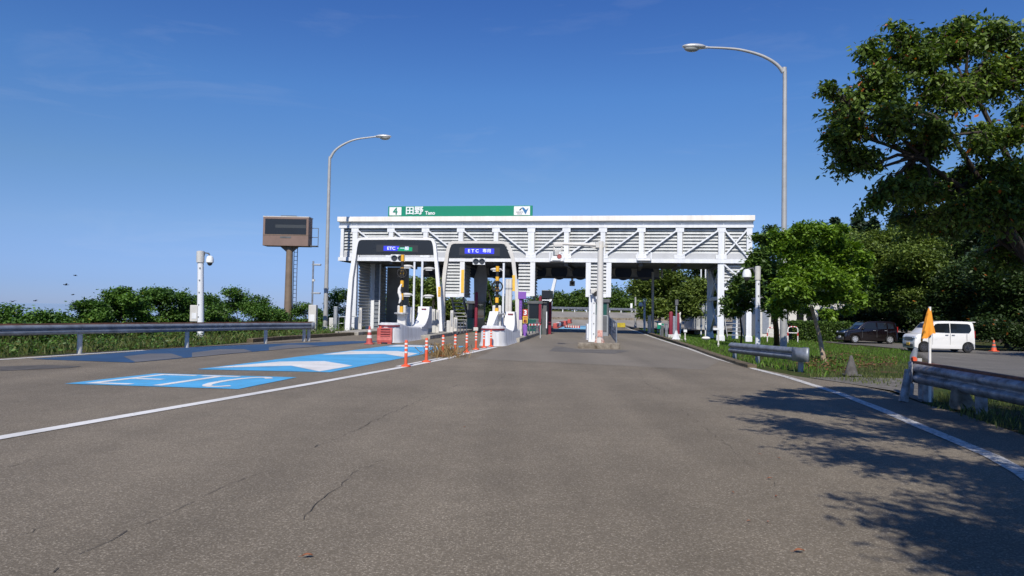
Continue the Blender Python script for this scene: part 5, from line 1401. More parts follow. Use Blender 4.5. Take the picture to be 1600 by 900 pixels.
# ------------------------------------------------------------------ camera poles
def cctv(label, px, ytop, ybase, Y, w_, side, domey, domex, box=True):
    b = dep(px, ybase, Y); b.z = gz(b.x, b.y); h = dep(px, ytop, Y).z-b.z; k = mpp(Y)
    e = empty('camera_pole', b, label, 'camera pole', 'white camera poles by the road')
    tx = dep(px, ytop, Y).x-b.x
    MB().tube([(0, 0, 0), (tx, 0, h)], [w_*.55, w_*.46], 16).build('pole', WHITE, e, smooth=True)
    mb = MB(); mb.lathe([(w_*.62, -.5), (w_*.62, 0), (w_*.3, .02)], (tx, 0, h+.01), 16); mb.build('pole_cap', LIGHTG, e, smooth=True)
    mb = MB()
    for q in range(5): mb.box((tx*.6, -w_*.53, h*(.25+.14*q)), (.05, .05, .05))
    mb.build('bolt', GREYM, e)
    dz = (ytop-domey)*k+h; dx = (domex-px)*k+tx*.9
    pts = [(tx+side*w_*.4, 0, h-.30), (tx+(dx-tx)*.45, 0, h-.05), (tx+(dx-tx)*.85, 0, h-.08), (dx, 0, dz+.18)]
    MB().tube(pts, .035, 8).build('arm', DARK, e, smooth=True)
    dm = MB().lathe([(.05, .22), (.12, .18), (.16, .05), (.16, -.08), (.13, -.10)], (dx, 0, dz), 18).build('dome_housing', TXTW, e, smooth=True)
    MB().ell((dx, 0, dz-.10), (.115, .115, .13), 14, 8).build('dome_lens', LENS, dm, smooth=True)
    if box: 
        x0 = -12.5*k
        MB().box((x0+.08, 0, (ybase-485)*k), (.34, .3, .72)).build('control_box', LIGHTG, e, bevel=.02); MB().box((x0+.1, -.155, (ybase-489)*k), (.2, .01, .25)).build('box_door', WHITE, e)
    return e
cctv('white camera pole with a dome hanging right, beyond the left rail', 313.5, 393, 524, 31.5, .27, 1, 407, 328)
cctv('white camera pole with a dome hanging left, behind the short right rail', 1184, 417, 553, 26.5, .17, -1, 430, 1167, False)
cctv('small far white camera pole on the right verge beyond the gate', 1007, 471, 518, 56, .16, -1, 477, 1001, False)

# mast with two lamps and cabinet left of the lamp
b = dep(487, 505, 43); b.z = 0; h = dep(487, 408, 43).z
e = empty('lamp_mast', b, 'thin grey mast with two small lamps and a white cabinet, left of the tall lamp', 'mast')
MB().tube([(0, 0, 0), (0, 0, h)], .055, 10).build('pole', ZINC, e, smooth=True)
for yy in (413.5, 458):
    z = dep(487, yy, 43).z; l = MB(); l.bar((-.1, 0, z), (.25, 0, z), .05); l.box((.26, 0, z), (.42, .22, .10)); l.build('floodlight', GREYM, e, bevel=.02)
MB().box((0.05, -.02, dep(487, 438, 43).z), (.14, .12, .12)).build('sensor', LIGHTG, e)
z0, z1 = dep(488, 503, 43).z, dep(488, 476.5, 43).z
MB().b2((-.16, -.2, z0-.6), (.30, .18, z1)).build('cabinet', LIGHTG, e, bevel=.02); MB().b2((-.1, -.212, z0+.05), (.22, -.2, z0+.45)).build('cabinet_door', WHITE, e)

# ------------------------------------------------------------------ right verge beyond the gate
redpost('left one of the pair of maroon posts on the right verge', 1048, 486.5, 527.5, 42.5, .24)
redpost('right one of the pair of maroon posts on the right verge', 1059, 489, 527, 43.5, .20)
cab('blue grey cabinet between the pair of maroon posts', 1051, 1057, 494, 526, 43.0, mat('blue_grey', (.24, .27, .33), .5, var=.1), group=None)
b = dep(1056.5, 530.5, 38); k = mpp(38)
e = empty('signal_pole', b, 'thin pole on a white conical base in front of the maroon posts', 'pole')
MB().tube([(0, 0, 0), (0, 0, 60*k)], .045, 10).build('pole', ZINC, e, smooth=True); MB().lathe([(.24, 0), (.18, .10), (.08, .35), (.05, .5)], (0, 0, 0), 4).build('base', WHITE, e)
MB().box((0, 0, -.08), (.6, .5, .2)).build('plinth', CONC, e, bevel=.02); MB().box((0, -.03, 58*k), (.16, .1, .3)).build('head', DARK, e)
def slim(name, label, px, y0, y1, Y, r, m, cat='pole', group=None, top=None):
    b = dep(px, y1, Y); h = dep(px, y0, Y).z-b.z; tx = dep(px, y0, Y).x-b.x
    e = empty(name, b, label, cat, group); MB().tube([(0, 0, -.2), (tx, 0, h)], r, 12).build('shaft', m, e, smooth=True)
    if top == 'ball': MB().ell((tx, 0, h), (r*1.8, r*1.8, r*1.8), 10, 6).build('finial', m, e, smooth=True)
    if top == 'bar': MB().box((tx-.0, 0, h), (.5, .10, .10)).build('cross_bar', WHITE, e)
    if top == 'cap': MB().box((tx, 0, h), (.16, .14, .14)).build('cap', TXTW, e)
    MB().lathe([(r*1.6, -.2), (r*1.6, .05), (r*1.05, .1)], (0, 0, 0), 12).build('base_collar', m, e)
    return e
slim('flag_staff', 'left one of two bare white flagpoles beside the grey hut', 1095.5, 390, 509, 62, .06, WHITE, 'flagpole', 'bare flagpoles by the grey hut', 'ball')
slim('flag_staff', 'right one of two bare white flagpoles beside the grey hut', 1102.5, 388, 510, 62, .06, WHITE, 'flagpole', 'bare flagpoles by the grey hut', 'ball')
slim('slim_pole', 'grey lamp pole seen under the right end of the rear canopy', 1020, 425, 521, 50, .09, LAMPG, 'pole')
slim('slim_pole', 'far thin grey pole in front of the big olive tree', 993, 430, 509, 70, .09, LAMPG, 'pole')
cab('pale grey panel box beside the grey lamp pole on the right verge', 1013.5, 1017.5, 493, 517, 50, LIGHTG, group=None)
slim('marker_stake', 'small stake with a white cap on the grass beside the white conical base', 1070.5, 517, 531, 38, .035, OFFW, 'stake', 'small stakes on the right verge', 'cap')
slim('marker_stake', 'grey stake with a white cross bar in the grass before the right gate leg', 1122.5, 514, 540, 33, .035, OFFW, 'stake', 'small stakes on the right verge', 'bar')
slim('marker_stake', 'far small stake with a white cross bar near the verge bend', 1028, 502.5, 518, 52, .035, OFFW, 'stake', 'small stakes on the right verge', 'bar')
for lb, px, y0, y1 in (('dark short bollard left of the maroon posts', 1034.5, 509, 527), ('blue grey short bollard close by the maroon posts', 1041, 506, 527)):
    b = dep(px, y1, 43); h = dep(px, y0, 43).z-b.z; e = empty('bollard', b, lb, 'bollard'); MB().box((0, 0, h/2), (.16, .16, h)).build('stem', DARK if px < 1038 else ZINC, e, bevel=.02); MB().box((0, 0, h), (.2, .2, .06)).build('cap', ZINC, e)
b = dep(1032, 512, 46); e = empty('green_sign', b, 'small green and white board on a short stand near the verge edge', 'sign')
MB().box((0, 0, .1), (.42, .05, .34)).build('board', SIGNG, e); MB().box((-.05, -.03, .24), (.2, .03, .12)).build('white_patch', TXTW, e); MB().tube([(0, .03, -.7), (0, .03, .1)], .03, 8).build('stand', ZINC, e)
b = dep(986.5, 481.5, 98); e = empty('road_sign', b, 'small pale sign standing on the far ramp edge', 'sign'); k = mpp(98)
MB().box((0, 0, .35), (3.2*k, .05, 7*k)).build('board', TXTW, e); MB().tube([(0, .06, -1.2), (0, .06, .3)], .05, 8).build('stand', LAMPG, e)
b = dep(1062, 508, 58); k = mpp(58); e = empty('white_post', b, 'bent white post under the olive tree on the right', 'post')
MB().tube([(0, 0, 0), (.05, 0, 8*k), (-.08, 0, 14*k), (.06, 0, 20*k)], [.10, .09, .12, .05], 10).build('shaft', CANV, e, smooth=True)
b = dep(1103, 530, 36); e = empty('white_stone', b, 'flat white stone lying in the verge grass', 'stone'); MB().ell((0, 0, .05), (.22, .14, .09), 10, 6).build('stone', CANV, e, smooth=True)

# far ramp furniture
def frail(label, p0, p1, hh=.75):
    d = p1-p0; e = empty('ramp_rail', p0, label, 'guard rail'); pts = [d*(i/8.0) for i in range(9)]
    wbeam(pts, [hh]*9, .36, 1, ZINC).build('beam', ZINC, e, smooth=True)
    for i in range(9): MB().box((pts[i].x, pts[i].y+.05, hh/2-.1), (.12, .10, hh+.2)).build('post', WHITE, e)
a = dep(860, 491.5, 106); b = dep(1005, 482.8, 113); a.z = 1.40; b.z = 1.70
frail('pale guard rail along the far ramp in front of the woods', a, b, .8)
for i, (x, y, Y) in enumerate(((869, 510, 64), (872.5, 507.8, 68), (877, 505.2, 73), (883, 503.2, 78), (890, 501.6, 83))):
    p = dep(x, y+1.5, Y); e = empty('water_barrier', p, ['nearest red and white barrier of the row beside the far lane', 'second barrier of the red and white row beside the far lane', 'third barrier of the red and white row beside the far lane', 'fourth barrier of the red and white row beside the far lane', 'farthest red barrier of the row beside the far lane'][i], 'barrier', 'red and white barriers beyond the gate', rz=R(82))
    MB().box((0, 0, .25), (2.6, .35, .42)).build('shell', PINKR if i != 1 else mat('barrier_white', (.7, .68, .66), .6, var=.1), e, bevel=.06); MB().box((0, 0, .04), (2.6, .5, .1)).build('foot', PINKR, e)
p = dep(894, 512.5, 60); k = mpp(60)
e = empty('striped_plank', p, 'low red and white striped plank lying across the far blue lane', 'plank'); n = 13; mw, mr = MB(), MB(); w_ = 24*k
for q in range(n): (mw if q % 2 else mr).box((-w_/2+w_*(q+.5)/n, 0, .10), (w_/n*.99, .12, .20))
w0 = mw.build('white_band', CONEW, e); mr.build('red_band', mat('band_red', (.5, .03, .04), .5, var=0), w0)
p = dep(969, 511, 64); e = empty('yellow_plank', p, 'low yellow edge block on the tip of the far grass island', 'edge block'); MB().box((0, 0, .17), (15*mpp(64), .5, .42)).build('block', mat('dull_yellow', (.42, .33, .03), .8, var=.25, scale=3), e, bevel=.05)
MB().box((-8.4*mpp(64), 0, .15), (.45, .5, .35)).build('white_tip', CANV, e, bevel=.1)
# grey hut and buildings
p = dep(1099, 508, 68); k = mpp(68)
e = empty('grey_hut', p, 'small grey hut with a sloping roof behind the flagpoles', 'hut')
MB().box((0, 2, 13*k), (28*k, 4, 26*k+.6)).build('wall', WALLG, e); mb = MB(); mb._add([(-17*k, -.4, 22*k), (19*k, -.4, 22*k), (19*k, 4.4, 42*k), (-17*k, 4.4, 42*k), (-17*k, -.4, 20*k), (19*k, -.4, 20*k), (19*k, 4.4, 20*k), (-17*k, 4.4, 20*k)], [(0, 1, 2, 3), (7, 6, 5, 4), (0, 4, 5, 1), (1, 5, 6, 2), (2, 6, 7, 3), (3, 7, 4, 0)]); mb.build('roof', mat('blue_grey_roof', (.22, .25, .29), .6, var=.1), e)
for dx in (-9, -2, 6): MB().box((dx*k, -.02, 8*k), (2.2*k, .05, 16*k)).build('door', SOFF, e)
MB().box((7*k, -.45, 21*k), (4*k, .08, 1.6*k)).build('gutter_lamp', TXTW, e)
p = dep(1262, 521, 64); k = mpp(64)
e = empty('office_building', p, 'pale office building glimpsed behind the bright tree on the right', 'building')
MB().box((0, 4, 22*k), (150*k, 8, 62*k)).build('wall', WALLW, e)
MB().box((0, 4, 54*k), (156*k, 8.6, 4*k)).build('roof', WALLG, e)
for dx in (-52, -36, -12, 4, 22, 40, 58):
    w1 = MB().box((dx*k, -.01, 27*k), (11*k, .06, 22*k)).build('window', GLASS, e); MB().box((dx*k, -.05, 15.5*k), (12*k, .1, .9*k)).build('sill', WALLG, w1)
MB().box((-66*k, -.02, 17*k), (10*k, .06, 36*k)).build('door', mat('blue_grey', (.24, .27, .33)), e)

def fence_u(label, px0, px1, ytop, ybot, Y):
    a = dep(px0, ybot, Y); b = dep(px1, ybot, Y); h = dep(px0, ytop, Y).z-a.z; w_ = b.x-a.x
    e = empty('pipe_barricade', a, label, 'barricade', 'red and white pipe barricades')
    r = .07
    pts = [(0, 0, 0), (0, 0, h-.2), (.06, 0, h-.06), (.2, 0, h), (w_-.2, 0, h), (w_-.06, 0, h-.06), (w_, 0, h-.2), (w_, 0, 0)]
    MB().tube(pts, r*.6, 8).build('frame', CONEW, e, smooth=True)
    rb = MB()
    for i in range(3): rb.tube([(w_*(.12+.3*i), 0, h), (w_*(.27+.3*i), 0, h)], r*.64, 8)
    for i in range(2): rb.tube([(i*w_, 0, h*.2), (i*w_, 0, h*.5)], r*.64, 8)
    rb.build('red_band', mat('band_red', (.5, .03, .04), .5, var=0), e, smooth=True)
    mb = MB(); mb.tube([(0, 0, h*.45), (w_, 0, h*.45)], r*.5, 8); mb.build('cross_pipe', CONEW, e)
    return e
fence_u('red and white pipe barricade right of the tall lamp post', 1231, 1246.5, 510.5, 528, 52)
fence_u('red and white pipe barricade left of the tall lamp post', 1199, 1219, 512, 528, 52)

# ------------------------------------------------------------------ vehicles
def vehicle(name, label, loc, rz, Lc, Wc, top, belt, wheels, wr, paint_m, windows, wind, rear, det, roofw=0.88):
    """top: outline from the front bumper over the roof to the rear bumper, x from the nose"""
    e = empty(name, loc, label, 'car', None, rz=rz)
    hw = Wc/2; zr = max(z for x, z in top)
    def wd(z, x=None): return hw if z <= belt else hw*(1-(1-roofw)*(z-belt)/(zr-belt))
    def nosein(x): 
        t = min(x, Lc-x)/0.35
        return 1 if t >= 1 else 0.90+0.10*math.sqrt(max(0, 1-(1-t)**2))
    bot = []
    zb = 0.20
    for wx in sorted(wheels, reverse=True):
        ar = wr+.055
        for k in range(11):
            t = math.pi*k/10; bot.append((wx+ar*math.cos(t), max(zb, wr*0.98+ar*math.sin(t)) if 0 < k < 10 else zb))
    chain = top
    poly = [(x, z) for x, z in chain]+[(Lc-.02, zb)]+bot+[(.02, zb)]
    mb = MB(); n = len(chain)
    # outer skin over the top
    V = []; F = []
    for x, z in poly: V += [(x-Lc/2, -wd(z)*nosein(x), z), (x-Lc/2, wd(z)*nosein(x), z)]
    m_ = len(poly)
    for i in range(m_): F.append((2*i, 2*i+1, 2*((i+1) % m_)+1, 2*((i+1) % m_)))
    mb._add(V, F)
    # sides: split at the belt line so each face stays flat
    for s in (-1, 1):
        up = [(x, z) for x, z in chain if z >= belt-1e-6]; lo = [p for p in poly if p[1] <= belt+1e-6]
        mb.face([(x-Lc/2, s*wd(z)*nosein(x), z) for x, z in up])
        i0 = [i for i, p in enumerate(chain) if p[1] >= belt-1e-6][0]; i1 = [i for i, p in enumerate(chain) if p[1] >= belt-1e-6][-1]
        lo = poly[i1:]+poly[:i0+1]
        mb.face([(x-Lc/2, s*wd(z)*nosein(x), z) for x, z in lo])
    import bmesh
    body = mb.build('body', paint_m, e)
    bm = bmesh.new(); bm.from_mesh(body.data); bmesh.ops.remove_doubles(bm, verts=bm.verts, dist=1e-4); bmesh.ops.recalc_face_normals(bm, faces=bm.faces); bm.to_mesh(body.data); bm.free()
    bv = body.modifiers.new('bevel', 'BEVEL'); bv.width = .035; bv.segments = 3; bv.limit_method = 'ANGLE'; bv.angle_limit = R(28)
    body.data.polygons.foreach_set('use_smooth', [True]*len(body.data.polygons))
    for i_, wpoly in enumerate(windows):
        for s in (-1, 1):
            A_ = MB(); pts = [(x-Lc/2, s*(wd(z)*nosein(x)+.006), z) for x, z in wpoly]; pin = [(p[0], p[1]-s*.02, p[2]) for p in pts]; nn = len(pts)
            A_._add(pts+pin, [tuple(range(nn)), tuple(range(2*nn-1, nn-1, -1))]+[(i, i+nn, (i+1) % nn+nn, (i+1) % nn) for i in range(nn)])
            A_.build('side_window', GLASS, e)
    for nm, (p, q) in (('windscreen', wind), ('rear_window', rear)):
        (xa, za), (xb, zb2) = p, q; dx, dz = xb-xa, zb2-za; ln = math.hypot(dx, dz); nx, nz_ = -dz/ln, dx/ln
        if nm == 'rear_window': nx, nz_ = abs(nx), abs(nz_)
        V = []
        for (x, z) in (p, q):
            for s in (-1, 1): V.append((x-Lc/2+nx*.008, s*wd(z)*.90, z+nz_*.008))
        for (x, z) in (p, q):
            for s in (-1, 1): V.append((x-Lc/2-nx*.012, s*wd(z)*.90, z-nz_*.012))
        MB()._add(V, [(0, 1, 3, 2), (4, 6, 7, 5), (0, 4, 5, 1), (1, 5, 7, 3), (3, 7, 6, 2), (2, 6, 4, 0)]).build(nm, det.get('glass', GLASS), e)
    for wx in wheels:
        for s in (-1, 1):
            W0 = bpy.data.objects.new('wheel', None); COL.objects.link(W0); W0.parent = e; W0.location = (wx-Lc/2, s*(hw-.11), wr); W0.empty_display_size = .1
            MB().lathe([(wr*.62, -.09), (wr*.95, -.095), (wr, -.06), (wr, .06), (wr*.95, .095), (wr*.62, .09)], (0, 0, 0), 24, 'y').build('tyre', BLK2, W0, smooth=True)
            r_ = MB(); yo = s*.085
            r_.lathe([(wr*.64, -.07), (wr*.64, .07)], (0, 0, 0), 24, 'y')
            rm = MB(); nsp = det.get('spokes', 5)
            ring = [(wr*.58*math.cos(2*math.pi*k/24), yo, wr*.58*math.sin(2*math.pi*k/24)) for k in range(25)]; rm.tube(ring, .028, 6, cap=False)
            for k in range(nsp):
                t = 2*math.pi*k/nsp+.3; rm.bar((0, yo, 0), (wr*.58*math.cos(t), yo, wr*.58*math.sin(t)), .075, .03, up=(0, 1, 0))
            rm.lathe([(.06, yo-.02), (.06, yo+.02)], (0, 0, 0), 12, 'y')
            r_.build('hub', BLK2, W0); rm.build('rim', det['rim'], W0, smooth=True)
    for s in (-1, 1):
        MB().ell((det['mirror'][0]-Lc/2, s*(hw+.09), det['mirror'][1]), (.075, .10, .085), 12, 8).build('mirror', paint_m, e, smooth=True)
        for hx in det['handles']: MB().box((hx-Lc/2, s*(hw+.012), belt-.09), (.18, .03, .028)).build('door_handle', det['rim'], e, bevel=.008)
        (a, b) = det['light']; MB().ell((a[0]-Lc/2, s*hw*.74, a[1]), (.13, .17, b), 12, 8).build('headlight', det['lightm'], e, smooth=True)
        MB().box((Lc-.03-Lc/2, s*hw*.86, 1.05), (.06, .12, .40)).build('tail_light', mat('tail_red', (.35, .02, .02), .3, var=0), e, bevel=.01)
        for dx in det['seams']: MB().box((dx-Lc/2, s*(hw+.0035), (belt+.34)/2+.05), (.012, .006, belt-.44)).build('door_seam', DARK, e)
    MB().box((-Lc/2+det['grille'][0], 0, det['grille'][1]), (.04, Wc*.60, det['grille'][2])).build('grille', det['grillem'], e, bevel=.01)
    MB().box((-Lc/2-.006, 0, .36), (.04, Wc*.72, .16)).build('bumper_grille', DARK, e, bevel=.01)
    MB().box((-Lc/2-.022, -.0, .44), (.03, .33, .165)).build('number_plate', det['plate'], e)
    MB().box((0, 0, .26), (Lc*.86, Wc*.82, .14)).build('underbody', BLK2, e)
    if det.get('roof_spoiler'): MB().box((Lc/2-.06, 0, zr-.035), (.26, Wc*.80, .045)).build('spoiler', paint_m, e, bevel=.015)
    return e
p = at(1474, 549.5); Yv = 40.6; pv = dep(1474, 549.5, Yv)
vehicle('parked_van', 'boxy white small van parked side on in the lot, yellow number plate', (pv.x+.15, pv.y+.74, gz(pv.x, pv.y)+.02), R(-2), 3.4, 1.48,
    [(0.0, .30), (-.0, .58), (.05, .90), (.16, 1.00), (.52, 1.09), (1.02, 1.66), (1.22, 1.74), (1.6, 1.785), (2.8, 1.78), (3.20, 1.74), (3.30, 1.66), (3.38, 1.09), (3.40, .55), (3.39, .30)], 1.09, [.52, 2.98], .285, CARW,
    [[(.80, 1.14), (1.16, 1.60), (1.30, 1.64), (1.95, 1.66), (1.95, 1.12)], [(2.0, 1.12), (2.0, 1.66), (2.98, 1.64), (3.10, 1.58), (3.16, 1.30), (3.04, 1.14)]], ((.56, 1.11), (1.00, 1.64)), ((3.375, 1.15), (3.32, 1.60)),
    dict(rim=mat('dark_alloy', (.10, .10, .11), .3, .6, var=0), mirror=(.86, 1.14), handles=(1.78, 2.14), light=((.10, .80), .11), lightm=mat('headlight_glass', (.55, .60, .68), .1, .3, var=0), seams=(.98, 1.97, 2.9), grille=(.015, .74, .20), grillem=mat('blue_chrome', (.28, .33, .42), .2, .6, var=0), plate=YELS, roof_spoiler=True))
pv = dep(1362, 537.2, 52.5)
vehicle('parked_car', 'boxy dark maroon car with bright wheels parked by the hedge', (pv.x, pv.y+.8, gz(pv.x, pv.y)+.02), R(-2), 3.9, 1.68,
    [(0.0, .32), (-.0, .60), (.06, .82), (.20, .92), (.95, 1.05), (1.50, 1.55), (1.75, 1.62), (2.4, 1.655), (3.4, 1.64), (3.70, 1.58), (3.84, 1.05), (3.90, .60), (3.89, .32)], 1.05, [.78, 3.30], .305, CARD,
    [[(1.25, 1.09), (1.62, 1.47), (1.78, 1.52), (2.28, 1.54), (2.28, 1.08)], [(2.40, 1.08), (2.40, 1.54), (3.05, 1.53), (3.05, 1.08)], [(3.14, 1.10), (3.14, 1.50), (3.52, 1.48), (3.60, 1.12)]], ((1.0, 1.075), (1.47, 1.52)), ((3.83, 1.12), (3.72, 1.50)),
    dict(rim=CHROME, mirror=(1.32, 1.10), handles=(2.16, 2.98), light=((.14, .78), .09), lightm=mat('headlight_glass', (.55, .60, .68), .1, .3, var=0), seams=(1.28, 2.34, 3.1), grille=(.03, .74, .10), grillem=DARK, plate=TXTW, spokes=6, glass=mat('tinted_windscreen', (.05, .08, .085), .06, var=0)), roofw=.86)

# ------------------------------------------------------------------ birds, fallen leaves, hedge box
bp = None
for (x, y, s, lb) in ((20, 471, 1.0, 'dark bird gliding lowest and farthest left over the bushes'), (55, 470, .9, 'dark bird flying just right of the lowest gliding bird'), (103, 445, 1.1, 'dark bird with spread wings, second highest of the flock'), (114, 460.5, .8, 'dark small bird flying nearest above the round bush'), (117.5, 430.5, .85, 'dark bird flying highest of the flock')):
    p = dep(x, y, 60)
    if bp is None:
        mb = MB(); mb.ell((0, 0, 0), (.13, .05, .045), 10, 6); mb.ell((-.14, 0, .015), (.045, .035, .035), 8, 5)
        for sy in (-1, 1): mb._add([(-.06, sy*.03, .02), (.06, sy*.03, .02), (.05, sy*.16, .07), (-.03, sy*.17, .075), (.07, sy*.34, .02), (-.06, sy*.03, .0), (.06, sy*.03, .0), (.05, sy*.16, .055), (-.03, sy*.17, .06), (.07, sy*.34, .012)], [(0, 1, 2, 3), (3, 2, 4), (8, 7, 6, 5), (9, 7, 8), (0, 3, 8, 5), (3, 4, 9, 8), (1, 2, 7, 6), (2, 4, 9, 7)])
        mb._add([(.1, -.02, 0), (.1, .02, 0), (.22, .04, .0), (.22, -.04, 0), (.1, -.02, .012), (.1, .02, .012), (.22, .04, .012), (.22, -.04, .012)], [(3, 2, 1, 0), (4, 5, 6, 7), (0, 1, 5, 4), (1, 2, 6, 5), (2, 3, 7, 6), (3, 0, 4, 7)])
        bp = mb.build('bird', mat('bird_black', (.03, .03, .035), .7, var=0)); o = bp
    else:
        o = bp.copy(); COL.objects.link(o)
    o.location = p; o.rotation_euler = (R(random.uniform(-15, 15)), R(random.uniform(-10, 10)), R(random.uniform(40, 120))); o.scale = (s,)*3
    tag(o, lb, 'bird', 'birds over the left bushes')
lp_ = None
LV = [(480, 872, 1.0, .3), (726, 668.5, .7, 1.2), (1203, 749.5, .8, .2), (1217, 717, .55, 2.2), (1213, 777, .6, .9), (1249, 864.5, 1.1, .1), (1187, 711, .5, 2.8), (1145, 771, .5, 1.9), (1170, 816, .5, .4), (1200, 817, .45, 1.1)]
LL = ['orange dead leaf on the asphalt left of the middle, near the lower edge', 'curled brown leaf alone in the middle of the lane', 'orange curled leaf on the road left of the tree shadow', 'brown leaf on the asphalt touching the tip of the shadow', 'small orange leaf just below the curled one beside the shadow', 'pale orange leaf nearest the camera on the right', 'smallest brown leaf close to the shadow tip', 'faint brown leaf alone on the grey asphalt', 'small dark leaf between two orange leaves on the right', 'tiny brown leaf low beside the shadow']
for (x, y, s, a), lb in zip(LV, LL):
    p = at(x, y, 0.0)
    if lp_ is None:
        V = []; F = []; n = 8
        for i in range(n+1):
            t = i/n; wv = .026*math.sin(math.pi*min(1, t*1.02))**.8+.001
            for j in (-1, 0, 1): V.append((-.055+.11*t, j*wv, .012+.010*abs(j)+.012*math.sin(t*3.1)))
        for i in range(n):
            for j in range(2): F.append((3*i+j, 3*i+j+1, 3*i+j+4, 3*i+j+3))
        mb = MB()._add(V, F); mb.tube([(-.055, 0, .014), (-.09, .008, .012)], .0018, 5)
        lp_ = mb.build('fallen_leaf', DEADL); o = lp_; sd = o.modifiers.new('thick', 'SOLIDIFY'); sd.thickness = .001
    else:
        o = lp_.copy(); COL.objects.link(o)
    o.location = (p.x, p.y, .006); o.rotation_euler = (0, 0, a); o.scale = (s*.55,)*3
    tag(o, lb, 'leaf', 'fallen leaves on the road')
# ------------------------------------------------------------------ vegetation
LM_BRIGHT = leafmat('bright_leaves', (0.047, 0.115, 0.016), (0.196, 0.317, 0.030), trans=0.3)
LM_MID = leafmat('mid_green_leaves', (0.026, 0.062, 0.013), (0.125, 0.205, 0.034), trans=0.22)
LM_SHRUB = leafmat('shrub_leaves', (0.024, 0.070, 0.013), (0.125, 0.235, 0.036), (0.24, 0.26, 0.03), trans=0.22)
LM_OLIVE = leafmat('olive_leaves', (0.050, 0.085, 0.018), (0.205, 0.275, 0.052), trans=0.25)
LM_DARK = leafmat('dark_leaves', (0.012, 0.028, 0.009), (0.055, 0.095, 0.020), (0.30, 0.10, 0.02), trans=0.2)  # dark leaf colour stands in for the shade over the right-hand wood
LM_CHERRY = leafmat('cherry_leaves', (0.040, 0.080, 0.017), (0.200, 0.290, 0.052), (0.45, 0.13, 0.03), trans=0.3)
LM_CONIFER = leafmat('conifer_leaves', (0.010, 0.026, 0.011), (0.030, 0.058, 0.022), trans=0.08)
LM_GRASS = leafmat('lush_grass', (0.045, 0.105, 0.015), (0.14, 0.25, 0.03), trans=0.3)
LM_GRASSD = leafmat('mixed_grass', (0.04, 0.07, 0.015), (0.15, 0.17, 0.05), trans=0.25)

def T_(name, label, px, Y, m, base, n, per, ls, tr_, seed, jit=1.0, **kw):
    b = at(*base) if len(base) == 2 else Vector(base)
    return tree(name, label, (b.x, b.y, gz(b.x, b.y)), pl(px, Y, jit), int(n*1.5), per, ls, m, tr_, seed=seed, split=6, flat=0.8, **kw)
def shrub(label, px, Y, n, seed, m=None, bx=None, ls=.13, per=26):
    L = pl(px, Y, 0.6); cx = sum(l[0] for l in L)/len(L)
    x0, x1 = min(q[0]-q[2] for q in px), max(q[0]+q[2] for q in px)
    for k in range(5): L += pl([(x0+(x1-x0)*(k+.5)/5, 508+3*(k % 2), (x1-x0)*.17, 13)], Y, .8)
    return tree('shrub', label, (cx, Y, gz(cx, Y)), L, int(n*1.9), per, ls, m or LM_SHRUB, .05, group='bushes along the left bank', seed=seed, cat='bush', kind_trunk='stem', crown_name='foliage', shell=.25, twigs=18, split=4, flat=.7)
shrub('low bush at the far left edge behind the guard rail', [(-40, 508, 60, 22), (12, 504, 40, 20), (60, 502, 40, 20)], 26, 380, 1)
shrub('low ragged bush between the far left bush and the round bush', [(88, 502, 32, 20), (128, 492, 34, 22), (150, 498, 26, 24)], 29, 380, 2)
shrub('tallest round bush standing up above the left bank', [(190, 458, 26, 26), (178, 488, 30, 30), (212, 480, 28, 32), (172, 470, 16, 20)], 31, 330, 3)
shrub('spreading bush just right of the round one', [(238, 464, 28, 24), (268, 462, 28, 23), (256, 492, 44, 28), (288, 474, 18, 24)], 33, 330, 4)
shrub('bush directly behind the white camera pole', [(300, 478, 26, 26), (328, 470, 26, 24), (318, 496, 34, 24), (345, 486, 18, 20)], 35, 280, 5)
shrub('dense bush between the camera pole and the message board', [(362, 470, 28, 22), (390, 474, 26, 20), (350, 496, 34, 24), (402, 494, 28, 24)], 37, 360, 6)
shrub('low bush at the foot of the message board post', [(420, 488, 22, 20), (444, 494, 26, 18)], 40, 180, 7)
shrub('low bush behind the thin mast with two lamps', [(466, 490, 24, 20), (478, 482, 12, 14), (498, 496, 20, 18)], 46, 170, 8)
shrub('leafy bush between the tall lamp and the left portal leg', [(528, 468, 17, 24), (538, 490, 22, 26), (520, 498, 16, 20), (545, 455, 12, 16)], 52, 300, 9)
